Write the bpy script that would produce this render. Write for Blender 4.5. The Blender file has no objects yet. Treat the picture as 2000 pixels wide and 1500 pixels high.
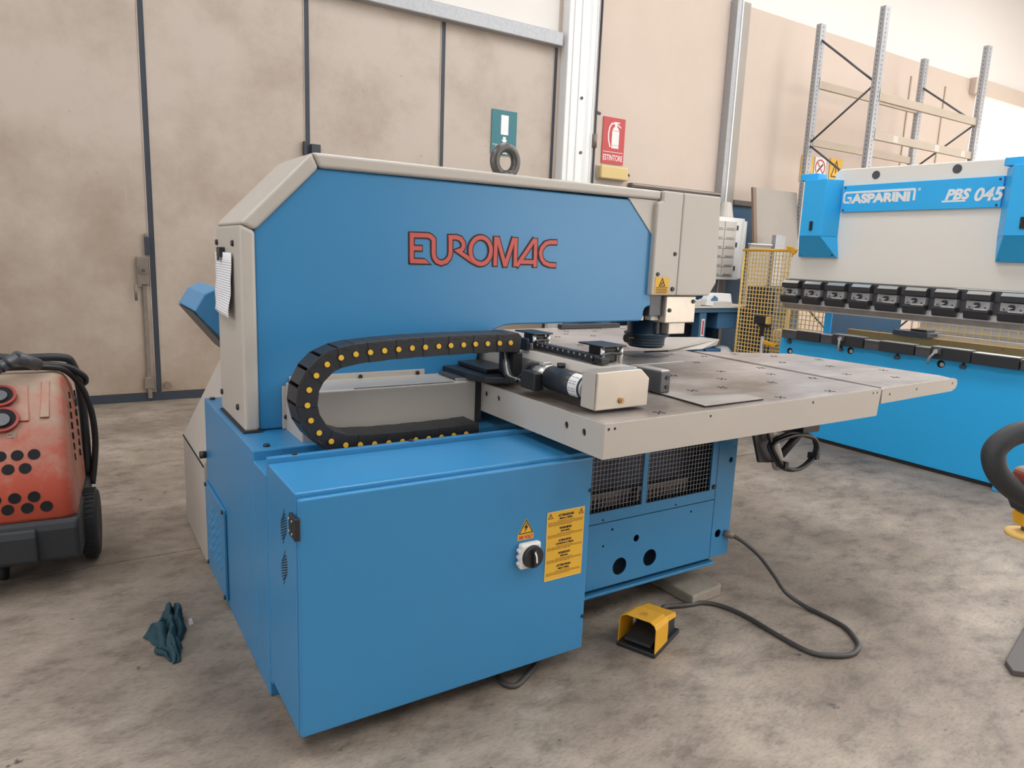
import bpy, math, random
from mathutils import Vector, Matrix, Euler
random.seed(4)
C = bpy.context.scene.collection
PI = math.pi

# ------------------------------------------------------------------ camera, light, exposure
sc = bpy.context.scene
cd = bpy.data.cameras.new('camera')
cam = bpy.data.objects.new('camera', cd); C.objects.link(cam)
cd.sensor_width = 36.0; cd.lens = 36.0 * 1385.48 / 2000.0
cd.clip_start = 0.05; cd.clip_end = 200
RX = Vector((0.84618684, -0.53141934, 0.03951344)); UX = Vector((0.06222244, 0.1721756, 0.98309915)); FX = Vector((0.52924115, 0.82942694, -0.17875894))
cam.matrix_world = Matrix(((RX.x, UX.x, -FX.x, -0.54776), (RX.y, UX.y, -FX.y, -2.02744), (RX.z, UX.z, -FX.z, 1.6), (0, 0, 0, 1)))
sc.camera = cam
w = bpy.data.worlds.new('world'); sc.world = w; w.use_nodes = True
w.node_tree.nodes['Background'].inputs[0].default_value = (0.75, 0.85, 1.0, 1)
w.node_tree.nodes['Background'].inputs[1].default_value = 1.0
sc.view_settings.view_transform = 'Standard'; sc.view_settings.look = 'None'
sc.view_settings.gamma = 1.0; sc.view_settings.use_curve_mapping = False
sc.view_settings.exposure = 0.0
sc.cycles.max_bounces = 8; sc.cycles.diffuse_bounces = 5; sc.cycles.glossy_bounces = 3
sc.cycles.sample_clamp_indirect = 6.0
SKY_E = 6.6      # daylight through the roof lights
GATE_E = 3.2     # daylight through the open gate side on the right
LEFT_E = 1.5     # added fill glow on the unseen left wall
WIN_E = 2.2      # translucent glazing far right of the back wall

# ------------------------------------------------------------------ materials
MATS = {}
def srgb(r, g, b):
    f = lambda c: (c/255/12.92) if c/255 <= 0.04045 else ((c/255+0.055)/1.055)**2.4
    return (f(r), f(g), f(b), 1)
def mat(name, col, rough=0.5, metal=0.0, var=0.0, vscale=4.0, col2=None, bump=0.0, bscale=60.0, emit=None, spec=0.5, stretch=None, contrast=(0.35, 0.7)):
    if name in MATS: return MATS[name]
    m = bpy.data.materials.new(name); m.use_nodes = True
    nt = m.node_tree; N = nt.nodes; L = nt.links
    b = N['Principled BSDF']
    b.inputs['Base Color'].default_value = col
    b.inputs['Roughness'].default_value = rough
    b.inputs['Metallic'].default_value = metal
    b.inputs['Specular IOR Level'].default_value = spec
    if emit is not None:
        b.inputs['Emission Color'].default_value = emit[0]; b.inputs['Emission Strength'].default_value = emit[1]
    if var > 0 or bump > 0:
        tc = N.new('ShaderNodeTexCoord'); mp = N.new('ShaderNodeMapping')
        L.new(tc.outputs['Object'], mp.inputs[0])
        if stretch: mp.inputs['Scale'].default_value = stretch
    if var > 0:
        nz = N.new('ShaderNodeTexNoise'); nz.inputs['Scale'].default_value = vscale; nz.inputs['Detail'].default_value = 8; nz.inputs['Roughness'].default_value = 0.62
        L.new(mp.outputs[0], nz.inputs['Vector'])
        cr = N.new('ShaderNodeMapRange'); cr.inputs[1].default_value = contrast[0]; cr.inputs[2].default_value = contrast[1]
        L.new(nz.outputs[0], cr.inputs[0])
        mx = N.new('ShaderNodeMix'); mx.data_type = 'RGBA'
        mul = N.new('ShaderNodeMath'); mul.operation = 'MULTIPLY'; mul.inputs[1].default_value = var
        L.new(cr.outputs[0], mul.inputs[0]); L.new(mul.outputs[0], mx.inputs[0])
        mx.inputs[6].default_value = col
        mx.inputs[7].default_value = col2 or (col[0]*0.6, col[1]*0.6, col[2]*0.6, 1)
        L.new(mx.outputs[2], b.inputs['Base Color'])
    if bump > 0:
        nb = N.new('ShaderNodeTexNoise'); nb.inputs['Scale'].default_value = bscale; nb.inputs['Detail'].default_value = 4
        L.new(mp.outputs[0], nb.inputs['Vector'])
        bp = N.new('ShaderNodeBump'); bp.inputs['Strength'].default_value = bump; bp.inputs['Distance'].default_value = 0.01
        L.new(nb.outputs[0], bp.inputs['Height']); L.new(bp.outputs[0], b.inputs['Normal'])
    MATS[name] = m
    return m
BLUE = mat('blue_paint', (0.034, 0.21, 0.43, 1), 0.33, var=0.25, vscale=2.5, col2=(0.045, 0.214, 0.415, 1), bump=0.03, bscale=220)
BRAKE = mat('bright_blue_paint', (0.022, 0.43, 0.88, 1), 0.45)
BRAKE2 = mat('bright_blue_hood_paint', (0.028, 0.42, 0.85, 1), 0.4)
GREY = mat('light_grey_paint', (0.465, 0.42, 0.37, 1), 0.38, var=0.12, vscale=2, bump=0.02, bscale=250)
CREAM = mat('cream_paint', (0.78, 0.74, 0.68, 1), 0.45)
STEEL = mat('worn_steel', (0.36, 0.33, 0.31, 1), 0.42, metal=0.35, var=0.55, vscale=3.5, col2=(0.19, 0.165, 0.145, 1), stretch=(1, 3, 1), contrast=(0.4, 0.75))
TABLE_STEEL = None   # made below
BRIGHT = mat('bright_steel', (0.62, 0.60, 0.57, 1), 0.28, metal=0.6)
POLISH = mat('brushed_plate', (0.56, 0.50, 0.43, 1), 0.3, metal=0.55, var=0.25, vscale=6)
GALV = mat('galvanised_steel', (0.40, 0.40, 0.41, 1), 0.45, metal=0.4, var=0.4, vscale=30, col2=(0.24, 0.24, 0.25, 1))
DARK = mat('dark_steel', (0.035, 0.035, 0.04, 1), 0.45, metal=0.2)
GUN = mat('gunmetal', (0.10, 0.10, 0.11, 1), 0.4, metal=0.4, var=0.3, vscale=20)
BLACK = mat('black_plastic', (0.016, 0.016, 0.018, 1), 0.42)
RUBBER = mat('black_rubber', (0.022, 0.022, 0.024, 1), 0.6, bump=0.1, bscale=120)
HOLE = mat('dark_cavity', (0.006, 0.006, 0.008, 1), 0.9)
NAVY = mat('dark_navy', (0.012, 0.022, 0.045, 1), 0.6)
TOOLBLUE = mat('tool_blue', (0.022, 0.05, 0.085, 1), 0.35, metal=0.2, var=0.4, vscale=12)
YEL = mat('yellow_plastic', (0.72, 0.36, 0.012, 1), 0.45)
YELMESH = mat('yellow_coated_wire', (0.74, 0.50, 0.15, 1), 0.5)
LABELY = mat('yellow_label', (0.70, 0.40, 0.03, 1), 0.5)
PIN = mat('amber_pin', (0.75, 0.42, 0.03, 1), 0.4)
WHITE = mat('white_paint', (0.78, 0.78, 0.77, 1), 0.5)
WHITEP = mat('white_plastic', (0.72, 0.70, 0.68, 1), 0.5)
INK = mat('black_ink', (0.03, 0.015, 0.01, 1), 0.6)
INKBR = mat('brown_ink', (0.30, 0.14, 0.01, 1), 0.6)
RED = mat('red_lettering', (0.52, 0.085, 0.075, 1), 0.45)
SIGNRED = mat('sign_red', (0.47, 0.055, 0.055, 1), 0.5)
SIGNGREEN = mat('sign_green', (0.03, 0.16, 0.19, 1), 0.5)
DOORP = None   # made below: painted panel with scuffs that grow towards the floor
WALLP = mat('wall_plaster', (0.58, 0.475, 0.40, 1), 0.85, var=0.45, vscale=0.9, col2=(0.50, 0.40, 0.33, 1), bump=0.05, bscale=14)
UPPER = mat('upper_wall_plaster', (0.72, 0.68, 0.64, 1), 0.85)
SEAM = mat('dark_blue_seal', (0.028, 0.036, 0.05, 1), 0.5, var=0.3, vscale=10)
LATCH = mat('old_galvanised', (0.22, 0.18, 0.15, 1), 0.5, metal=0.3, var=0.5, vscale=20)
CONC = mat('concrete_block_grey', (0.31, 0.265, 0.215, 1), 0.85, var=0.6, vscale=14, bump=0.3, bscale=40)
TAN = mat('tan_beam_paint', (0.50, 0.28, 0.085, 1), 0.5, var=0.3, vscale=5)
BENCH = mat('bench_blue', (0.045, 0.12, 0.21, 1), 0.5)
PANELBLUE = mat('panel_blue', (0.045, 0.13, 0.24, 1), 0.5)
BOARD = mat('grey_board', (0.34, 0.30, 0.26, 1), 0.6, var=0.2, vscale=2)
WOOD = mat('brown_edge', (0.22, 0.15, 0.11, 1), 0.7)
BEIGE = mat('beige_plastic', (0.50, 0.46, 0.41, 1), 0.5)
RACKBEAM = mat('rack_beam_paint', (0.42, 0.34, 0.26, 1), 0.5, var=0.2, vscale=3)
LAMPY = mat('lamp_diffuser', (0.62, 0.46, 0.20, 1), 0.3)
RAGM = mat('teal_cloth', (0.018, 0.060, 0.078, 1), 0.9, var=0.5, vscale=25, bump=0.3, bscale=150)
CABLE = mat('grey_cable', (0.055, 0.05, 0.048, 1), 0.5)
TYRE = mat('tyre_rubber', (0.02, 0.02, 0.022, 1), 0.7)
BUMPER = mat('washer_bumper', (0.022, 0.024, 0.027, 1), 0.55, bump=0.05)
EYE = mat('eye_bolt_steel', (0.10, 0.095, 0.09, 1), 0.35, metal=0.5)
STRIP = mat('dark_grey_strip', (0.10, 0.085, 0.075, 1), 0.6)
SKYGLASS = mat('skylight_glass', (0.9, 0.9, 0.9, 1), 0.5, emit=((0.93, 0.97, 1.0, 1), SKY_E))
GATEGLASS = mat('gate_daylight', (0.9, 0.9, 0.9, 1), 0.5, emit=((1.0, 0.95, 0.88, 1), GATE_E))
LEFTFILL = mat('left_fill_glow', (0.9, 0.9, 0.9, 1), 0.5, emit=((0.95, 0.98, 1.0, 1), LEFT_E))
WINGLASS = mat('window_daylight', (0.9, 0.9, 0.9, 1), 0.5, emit=((1.0, 1.0, 1.0, 1), WIN_E))

DIM = mat('dark_concrete_wall', (0.36, 0.33, 0.30, 1), 0.9)  # unseen walls and ceiling, coloured dark to cut bounced light
def floor_mat():
    m = bpy.data.materials.new('stained_concrete'); m.use_nodes = True
    N = m.node_tree.nodes; L = m.node_tree.links; b = N['Principled BSDF']
    tc = N.new('ShaderNodeTexCoord')
    def noise(scale, detail, rough, st=(1, 1, 1), rot=0):
        mp = N.new('ShaderNodeMapping'); mp.inputs['Scale'].default_value = st; mp.inputs['Rotation'].default_value = (0, 0, rot)
        L.new(tc.outputs['Object'], mp.inputs[0])
        n = N.new('ShaderNodeTexNoise'); n.inputs['Scale'].default_value = scale; n.inputs['Detail'].default_value = detail; n.inputs['Roughness'].default_value = rough
        L.new(mp.outputs[0], n.inputs['Vector']); return n
    def ramp(src, stops):
        r = N.new('ShaderNodeValToRGB'); e = r.color_ramp.elements
        e[0].position, e[0].color = stops[0]; e[1].position, e[1].color = stops[-1]
        for s in stops[1:-1]:
            x = e.new(s[0]); x.color = s[1]
        L.new(src, r.inputs[0]); return r
    def mix(a, bb, f, mode='MIX'):
        x = N.new('ShaderNodeMix'); x.data_type = 'RGBA'; x.blend_type = mode
        for s, i in ((f, 0), (a, 6), (bb, 7)):
            if hasattr(s, 'is_linked'): L.new(s, x.inputs[i])
            else: x.inputs[i].default_value = s
        return x.outputs[2]
    big = noise(0.9, 6, 0.6)
    c1 = ramp(big.outputs[0], [(0.30, (0.15, 0.115, 0.088, 1)), (0.5, (0.255, 0.205, 0.163, 1)), (0.70, (0.37, 0.31, 0.255, 1))])
    mid = noise(5, 9, 0.72, (1, 1.8, 1), 0.6)
    r2 = ramp(mid.outputs[0], [(0.36, (0.50, 0.48, 0.46, 1)), (0.5, (1, 1, 1, 1)), (0.66, (1.3, 1.28, 1.26, 1))])
    c2 = mix(c1.outputs[0], r2.outputs[0], 0.75, 'MULTIPLY')
    fine = noise(38, 6, 0.7, (1, 2.6, 1), -0.5)
    r3 = ramp(fine.outputs[0], [(0.33, (0.62, 0.6, 0.58, 1)), (0.48, (1, 1, 1, 1)), (0.7, (1.15, 1.13, 1.1, 1))])
    c3 = mix(c2, r3.outputs[0], 0.75, 'MULTIPLY')
    spot = noise(11, 3, 0.5)
    r4 = ramp(spot.outputs[0], [(0.70, (0, 0, 0, 1)), (0.76, (1, 1, 1, 1))])
    c4 = mix(c3, (0.06, 0.05, 0.045, 1), r4.outputs[0])
    L.new(c4, b.inputs['Base Color'])
    rr = N.new('ShaderNodeMapRange'); rr.inputs[3].default_value = 0.42; rr.inputs[4].default_value = 0.75
    L.new(mid.outputs[0], rr.inputs[0]); L.new(rr.outputs[0], b.inputs['Roughness'])
    bp = N.new('ShaderNodeBump'); bp.inputs['Strength'].default_value = 0.25; bp.inputs['Distance'].default_value = 0.006
    L.new(fine.outputs[0], bp.inputs['Height']); L.new(bp.outputs[0], b.inputs['Normal'])
    return m
FLOORM = floor_mat()

def table_mat():
    # bare steel, oiled and worn dark in the middle of the work area
    m = bpy.data.materials.new('table_steel'); m.use_nodes = True
    N = m.node_tree.nodes; L = m.node_tree.links; b = N['Principled BSDF']
    tc = N.new('ShaderNodeTexCoord')
    def noise(scale, detail, st):
        mp = N.new('ShaderNodeMapping'); mp.inputs['Scale'].default_value = st; L.new(tc.outputs['Object'], mp.inputs[0])
        n = N.new('ShaderNodeTexNoise'); n.inputs['Scale'].default_value = scale; n.inputs['Detail'].default_value = detail; n.inputs['Roughness'].default_value = 0.62
        L.new(mp.outputs[0], n.inputs['Vector']); return n.outputs[0]
    vd = N.new('ShaderNodeVectorMath'); vd.operation = 'DISTANCE'; L.new(tc.outputs['Object'], vd.inputs[0]); vd.inputs[1].default_value = (0.35, -0.15, 1.05)
    far = N.new('ShaderNodeMapRange'); far.inputs[1].default_value = 1.5; far.inputs[2].default_value = 0.3; L.new(vd.outputs['Value'], far.inputs[0])
    a = N.new('ShaderNodeMath'); a.operation = 'MULTIPLY_ADD'; a.inputs[1].default_value = 0.30; L.new(far.outputs[0], a.inputs[0]); L.new(noise(1.8, 8, (1, 1.6, 1)), a.inputs[2])
    r = N.new('ShaderNodeMapRange'); r.inputs[1].default_value = 0.44; r.inputs[2].default_value = 0.82; L.new(a.outputs[0], r.inputs[0])
    mx = N.new('ShaderNodeMix'); mx.data_type = 'RGBA'; L.new(r.outputs[0], mx.inputs[0])
    mx.inputs[6].default_value = (0.46, 0.41, 0.39, 1); mx.inputs[7].default_value = (0.165, 0.13, 0.105, 1)
    L.new(mx.outputs[2], b.inputs['Base Color']); b.inputs['Metallic'].default_value = 0.35
    rr = N.new('ShaderNodeMapRange'); rr.inputs[3].default_value = 0.28; rr.inputs[4].default_value = 0.5; L.new(noise(7, 5, (1, 3, 1)), rr.inputs[0]); L.new(rr.outputs[0], b.inputs['Roughness'])
    return m
TABLE_STEEL = table_mat()

def door_mat():
    m = bpy.data.materials.new('scuffed_door_paint'); m.use_nodes = True
    N = m.node_tree.nodes; L = m.node_tree.links; b = N['Principled BSDF']; b.inputs['Roughness'].default_value = 0.5
    tc = N.new('ShaderNodeTexCoord'); sx = N.new('ShaderNodeSeparateXYZ'); L.new(tc.outputs['Object'], sx.inputs[0])
    def noise(scale, detail, st=(1, 1, 1)):
        mp = N.new('ShaderNodeMapping'); mp.inputs['Scale'].default_value = st; L.new(tc.outputs['Object'], mp.inputs[0])
        n = N.new('ShaderNodeTexNoise'); n.inputs['Scale'].default_value = scale; n.inputs['Detail'].default_value = detail; n.inputs['Roughness'].default_value = 0.65
        L.new(mp.outputs[0], n.inputs['Vector']); return n.outputs[0]
    def math_(op, a, bb):
        x = N.new('ShaderNodeMath'); x.operation = op
        for i, q in enumerate((a, bb)):
            if isinstance(q, (int, float)): x.inputs[i].default_value = q
            else: L.new(q, x.inputs[i])
        return x.outputs[0]
    def mrange(src, a, c):
        r = N.new('ShaderNodeMapRange'); r.inputs[1].default_value = a; r.inputs[2].default_value = c; L.new(src, r.inputs[0]); return r.outputs[0]
    def mix(f, a, c):
        x = N.new('ShaderNodeMix'); x.data_type = 'RGBA'; L.new(f, x.inputs[0])
        for i, q in ((6, a), (7, c)):
            if isinstance(q, tuple): x.inputs[i].default_value = q
            else: L.new(q, x.inputs[i])
        return x.outputs[2]
    low = mrange(sx.outputs[2], 2.6, 0.1)
    d = math_('ADD', math_('MULTIPLY', low, 0.33), noise(1.3, 7))
    c = mix(mrange(d, 0.42, 0.95), (0.47, 0.395, 0.335, 1), (0.27, 0.195, 0.135, 1))
    streak = mrange(noise(2.2, 5, (6, 1, 0.5)), 0.62, 0.80)
    c = mix(math_('MULTIPLY', streak, 0.35), c, (0.50, 0.43, 0.37, 1))
    marks = mrange(noise(9, 3, (1, 1, 2.2)), 0.73, 0.76)
    c = mix(math_('MULTIPLY', marks, 0.6), c, (0.10, 0.075, 0.06, 1))
    L.new(c, b.inputs['Base Color'])
    return m
DOORP = door_mat()

def washer_mat():
    # red shell with pale dust that has settled on what faces up
    m = bpy.data.materials.new('dusty_red_shell'); m.use_nodes = True
    N = m.node_tree.nodes; L = m.node_tree.links; b = N['Principled BSDF']
    tc = N.new('ShaderNodeTexCoord'); sx = N.new('ShaderNodeSeparateXYZ'); L.new(tc.outputs['Normal'], sx.inputs[0])
    n = N.new('ShaderNodeTexNoise'); n.inputs['Scale'].default_value = 9; n.inputs['Detail'].default_value = 9; n.inputs['Roughness'].default_value = 0.7
    L.new(tc.outputs['Object'], n.inputs['Vector'])
    a = N.new('ShaderNodeMath'); a.operation = 'MULTIPLY_ADD'; a.inputs[1].default_value = 1.1; a.inputs[2].default_value = -0.75
    L.new(n.outputs[0], a.inputs[0])
    mr = N.new('ShaderNodeMapRange'); mr.inputs[1].default_value = 0.08; mr.inputs[2].default_value = 0.70
    g = N.new('ShaderNodeMath'); g.operation = 'MAXIMUM'; L.new(sx.outputs[2], g.inputs[0])
    g2 = N.new('ShaderNodeMath'); g2.operation = 'MULTIPLY'; g2.inputs[1].default_value = 0.55; L.new(sx.outputs[0], g2.inputs[0]); L.new(g2.outputs[0], g.inputs[1])
    s = N.new('ShaderNodeMath'); s.operation = 'ADD'; L.new(g.outputs[0], s.inputs[0]); L.new(a.outputs[0], s.inputs[1])
    L.new(s.outputs[0], mr.inputs[0])
    mx = N.new('ShaderNodeMix'); mx.data_type = 'RGBA'; L.new(mr.outputs[0], mx.inputs[0])
    mx.inputs[6].default_value = (0.40, 0.058, 0.026, 1); mx.inputs[7].default_value = (0.37, 0.27, 0.20, 1)
    L.new(mx.outputs[2], b.inputs['Base Color']); b.inputs['Roughness'].default_value = 0.55
    return m
WASHRED = washer_mat()

def paper_mat():
    # flat print: grey text lines on white
    m = bpy.data.materials.new('printed_paper'); m.use_nodes = True
    N = m.node_tree.nodes; L = m.node_tree.links; b = N['Principled BSDF']
    tc = N.new('ShaderNodeTexCoord'); sx = N.new('ShaderNodeSeparateXYZ'); L.new(tc.outputs['Object'], sx.inputs[0])
    fr = N.new('ShaderNodeMath'); fr.operation = 'MULTIPLY'; fr.inputs[1].default_value = 620; L.new(sx.outputs[2], fr.inputs[0])
    sn = N.new('ShaderNodeMath'); sn.operation = 'SINE'; L.new(fr.outputs[0], sn.inputs[0])
    n = N.new('ShaderNodeTexNoise'); n.inputs['Scale'].default_value = 90; L.new(tc.outputs['Object'], n.inputs['Vector'])
    ad = N.new('ShaderNodeMath'); ad.operation = 'ADD'; L.new(sn.outputs[0], ad.inputs[0]); L.new(n.outputs[0], ad.inputs[1])
    mr = N.new('ShaderNodeMapRange'); mr.inputs[1].default_value = 0.7; mr.inputs[2].default_value = 1.2; L.new(ad.outputs[0], mr.inputs[0])
    # keep the top margin free of text
    lt = N.new('ShaderNodeMath'); lt.operation = 'LESS_THAN'; lt.inputs[1].default_value = 0.215; L.new(sx.outputs[2], lt.inputs[0])
    ml = N.new('ShaderNodeMath'); ml.operation = 'MULTIPLY'; L.new(mr.outputs[0], ml.inputs[0]); L.new(lt.outputs[0], ml.inputs[1])
    mx = N.new('ShaderNodeMix'); mx.data_type = 'RGBA'; L.new(ml.outputs[0], mx.inputs[0])
    mx.inputs[6].default_value = (0.80, 0.80, 0.82, 1); mx.inputs[7].default_value = (0.42, 0.42, 0.45, 1)
    L.new(mx.outputs[2], b.inputs['Base Color']); b.inputs['Roughness'].default_value = 0.7
    return m
PAPER = paper_mat()

# ------------------------------------------------------------------ mesh helpers
def wloc(p):
    v = Vector((0, 0, 0))
    while p is not None:
        v += p.location; p = p.parent
    return v
class MB:
    def __init__(s): s.v = []; s.f = []; s.sm = []
    def add(s, verts, faces, smooth=False):
        o = len(s.v); s.v += [tuple(v) for v in verts]
        s.f += [tuple(i+o for i in f) for f in faces]
        s.sm += ([smooth]*len(faces) if isinstance(smooth, bool) else list(smooth)); return s
    def box(s, x0, x1, y0, y1, z0, z1):
        x0, x1 = min(x0, x1), max(x0, x1); y0, y1 = min(y0, y1), max(y0, y1); z0, z1 = min(z0, z1), max(z0, z1)
        v = [(x0,y0,z0),(x1,y0,z0),(x1,y1,z0),(x0,y1,z0),(x0,y0,z1),(x1,y0,z1),(x1,y1,z1),(x0,y1,z1)]
        return s.add(v, [(0,3,2,1),(4,5,6,7),(0,1,5,4),(1,2,6,5),(2,3,7,6),(3,0,4,7)])
    def prism(s, poly, axis, a, b):
        # poly in the two other axes, counter-clockwise seen from +axis for axis x: (y,z); y: (x,z); z: (x,y)
        n = len(poly)
        ar = sum(poly[i][0]*poly[(i+1)%n][1]-poly[(i+1)%n][0]*poly[i][1] for i in range(n))
        if axis == 'y': ar = -ar
        if ar < 0: poly = poly[::-1]
        mk = {'x': lambda p, t: (t, p[0], p[1]), 'y': lambda p, t: (p[0], t, p[1]), 'z': lambda p, t: (p[0], p[1], t)}[axis]
        lo, hi = min(a, b), max(a, b)
        v = [mk(p, lo) for p in poly] + [mk(p, hi) for p in poly]
        f = [tuple(range(n))[::-1], tuple(range(n, 2*n))] + [(i, (i+1)%n, (i+1)%n+n, i+n) for i in range(n)]
        return s.add(v, f)
    def hexa(s, p):   # 8 points: bottom 0-3, top 4-7
        return s.add(p, [(0,3,2,1),(4,5,6,7),(0,1,5,4),(1,2,6,5),(2,3,7,6),(3,0,4,7)])
    def cyl(s, p0, p1, r, n=16, r2=None, cap=True):
        p0, p1 = Vector(p0), Vector(p1); d = (p1-p0).normalized(); r2 = r if r2 is None else r2
        a = d.orthogonal().normalized(); b = d.cross(a)
        v = []
        for p, rr in ((p0, r), (p1, r2)):
            for i in range(n):
                t = 2*PI*i/n; v.append(p + (a*math.cos(t)+b*math.sin(t))*rr)
        f = [(i, (i+1)%n, (i+1)%n+n, i+n) for i in range(n)]; sm = [True]*n
        if cap: f += [tuple(range(n))[::-1], tuple(range(n, 2*n))]; sm += [False, False]
        return s.add(v, f, sm)
    def lathe(s, prof, c, n=28, axis='z'):
        # prof: (r, h) from bottom to top
        v = []; f = []; sm = []; m = len(prof)
        for r, h in prof:
            for i in range(n):
                t = 2*PI*i/n; x, y = r*math.cos(t), r*math.sin(t)
                if axis == 'z': v.append((c[0]+x, c[1]+y, c[2]+h))
                elif axis == 'y': v.append((c[0]+x, c[1]-h, c[2]+y))
                else: v.append((c[0]-h, c[1]-x, c[2]+y))
        for k in range(m-1):
            for i in range(n):
                f.append((k*n+i, k*n+(i+1)%n, (k+1)*n+(i+1)%n, (k+1)*n+i)); sm.append(True)
        f.append(tuple(range(n))[::-1]); f.append(tuple(range((m-1)*n, m*n))); sm += [False, False]
        return s.add(v, f, sm)
    def tube(s, pts, r, n=8, closed=False, taper=None):
        pts = [Vector(p) for p in pts]; m = len(pts); v = []; f = []; sm = []
        prev = None
        for k in range(m):
            if closed: d = (pts[(k+1)%m]-pts[k-1]).normalized()
            else: d = (pts[min(k+1, m-1)]-pts[max(k-1, 0)]).normalized()
            if prev is None: a = d.orthogonal().normalized()
            else:
                a = prev - d*prev.dot(d)
                a = a.normalized() if a.length > 1e-6 else d.orthogonal().normalized()
            prev = a; b = d.cross(a); rr = r if taper is None else r*taper[k]
            for i in range(n):
                t = 2*PI*i/n; v.append(pts[k]+(a*math.cos(t)+b*math.sin(t))*rr)
        for k in range(m if closed else m-1):
            k2 = (k+1) % m
            for i in range(n):
                f.append((k*n+i, k*n+(i+1)%n, k2*n+(i+1)%n, k2*n+i)); sm.append(True)
        if not closed:
            f.append(tuple(range(n))[::-1]); f.append(tuple(range((m-1)*n, m*n))); sm += [False, False]
        return s.add(v, f, sm)
    def torus(s, c, R, r, axis='y', n=32, m=12):
        pts = []
        for i in range(n):
            t = 2*PI*i/n; a, b = R*math.cos(t), R*math.sin(t)
            pts.append((c[0]+a, c[1], c[2]+b) if axis == 'y' else ((c[0]+a, c[1]+b, c[2]) if axis == 'z' else (c[0], c[1]+a, c[2]+b)))
        return s.tube(pts, r, m, closed=True)
    def ribbon(s, pts, wid, y0, y1, mp):
        # mitred stroke of a 2-D polyline, mapped by mp(a, b, depth)
        m = len(pts); P = [Vector(p) for p in pts]; L = []; R = []
        closed = (P[0]-P[-1]).length < 1e-4
        if closed: P = P[:-1]; m -= 1
        for k in range(m):
            if closed: d0, d1 = (P[k]-P[k-1]).normalized(), (P[(k+1)%m]-P[k]).normalized()
            else:
                d0 = (P[k]-P[k-1]).normalized() if k > 0 else (P[1]-P[0]).normalized()
                d1 = (P[k+1]-P[k]).normalized() if k < m-1 else d0
            n0 = Vector((-d0.y, d0.x)); n1 = Vector((-d1.y, d1.x)); n = (n0+n1)
            n = n.normalized() if n.length > 1e-6 else n0
            q = wid/2/max(0.45, n.dot(n0)); L.append(P[k]+n*q); R.append(P[k]-n*q)
        v = [mp(a.x, a.y, y1) for a in L]+[mp(a.x, a.y, y1) for a in R]+[mp(a.x, a.y, y0) for a in L]+[mp(a.x, a.y, y0) for a in R]
        f = []
        for k in range(m if closed else m-1):
            j = (k+1) % m
            f += [(k, m+k, m+j, j), (k, j, 2*m+j, 2*m+k), (m+k, 3*m+k, 3*m+j, m+j)]
        if not closed: f += [(0, 2*m, 3*m, m), (m-1, 2*m-1, 4*m-1, 3*m-1)]
        return s.add(v, f)
    def build(s, name, m, parent=None, bev=0.0, seg=2, world=True, tilt=False, kind=None, label=None):
        me = bpy.data.meshes.new(name)
        v = s.v
        if tilt: v = [(x, y, z+0.0075*(x-0.985)) for x, y, z in v]
        if parent is not None and world:
            o = wloc(parent); v = [(x-o.x, y-o.y, z-o.z) for x, y, z in v]
        me.from_pydata(v, [], s.f); me.update()
        me.polygons.foreach_set('use_smooth', s.sm)
        me.materials.append(m)
        ob = bpy.data.objects.new(name, me); C.objects.link(ob)
        if parent is not None: ob.parent = parent
        if bev > 0:
            b = ob.modifiers.new('bevel', 'BEVEL'); b.width = bev; b.segments = seg; b.limit_method = 'ANGLE'; b.angle_limit = math.radians(35)
        if kind: ob['kind'] = kind
        if label: ob['label'] = label
        return ob
def bx(name, m, parent, x0, x1, y0, y1, z0, z1, bev=0.0, **k):
    return MB().box(x0, x1, y0, y1, z0, z1).build(name, m, parent, bev, **k)
def thing(name, label, cat, loc=(0, 0, 0), rz=0, group=None):
    o = bpy.data.objects.new(name, None); C.objects.link(o); o.location = loc; o.rotation_euler = (0, 0, rz)
    o['label'] = label; o['category'] = cat
    if group: o['group'] = group
    return o
def tag(o, label, cat, group=None):
    o['label'] = label; o['category'] = cat
    if group: o['group'] = group
    return o
def struct(o): o['kind'] = 'structure'; return o
def share(src, name, loc, rot=(0, 0, 0), parent=None):
    o = bpy.data.objects.new(name, src.data); C.objects.link(o)
    if parent is not None: o.parent = parent
    o.location = loc; o.rotation_euler = rot
    for md in src.modifiers:
        if md.type == 'BEVEL':
            b = o.modifiers.new('bevel', 'BEVEL'); b.width = md.width; b.segments = md.segments; b.limit_method = 'ANGLE'; b.angle_limit = md.angle_limit
    return o
FRONT = lambda y: (lambda a, b, d: (a, y-d, b))            # faces -Y: a -> x, b -> z
LEFT = lambda x: (lambda a, b, d: (x-d, -a, b))             # faces -X: a -> -y, b -> z
def curve_mesh(cu, name, mp, m, parent, **k):
    ob = bpy.data.objects.new('tmp', cu); C.objects.link(ob)
    dg = bpy.context.evaluated_depsgraph_get(); dg.update()
    me = bpy.data.meshes.new_from_object(ob.evaluated_get(dg))
    bpy.data.objects.remove(ob); bpy.data.curves.remove(cu)
    mb = MB(); mb.add([mp(*v.co) for v in me.vertices], [tuple(p.vertices) for p in me.polygons])
    bpy.data.meshes.remove(me)
    return mb
def plate(outer, holes, t, mp):
    # flat plate with holes: outer polygon and hole polygons in (a, b), front face at depth t
    cu = bpy.data.curves.new('plate', 'CURVE'); cu.dimensions = '2D'; cu.fill_mode = 'BOTH'; cu.extrude = t/2
    for pl in [outer]+holes:
        sp = cu.splines.new('POLY'); sp.points.add(len(pl)-1); sp.use_cyclic_u = True
        for p, q in zip(sp.points, pl): p.co = (q[0], q[1], 0, 1)
    return curve_mesh(cu, 'plate', lambda a, b, c: mp(a, b, c+t/2), None, None)
def circ(cx, cy, r, n=20, ry=None): return [(cx+r*math.cos(2*PI*i/n), cy+(ry or r)*math.sin(2*PI*i/n)) for i in range(n)]
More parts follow.
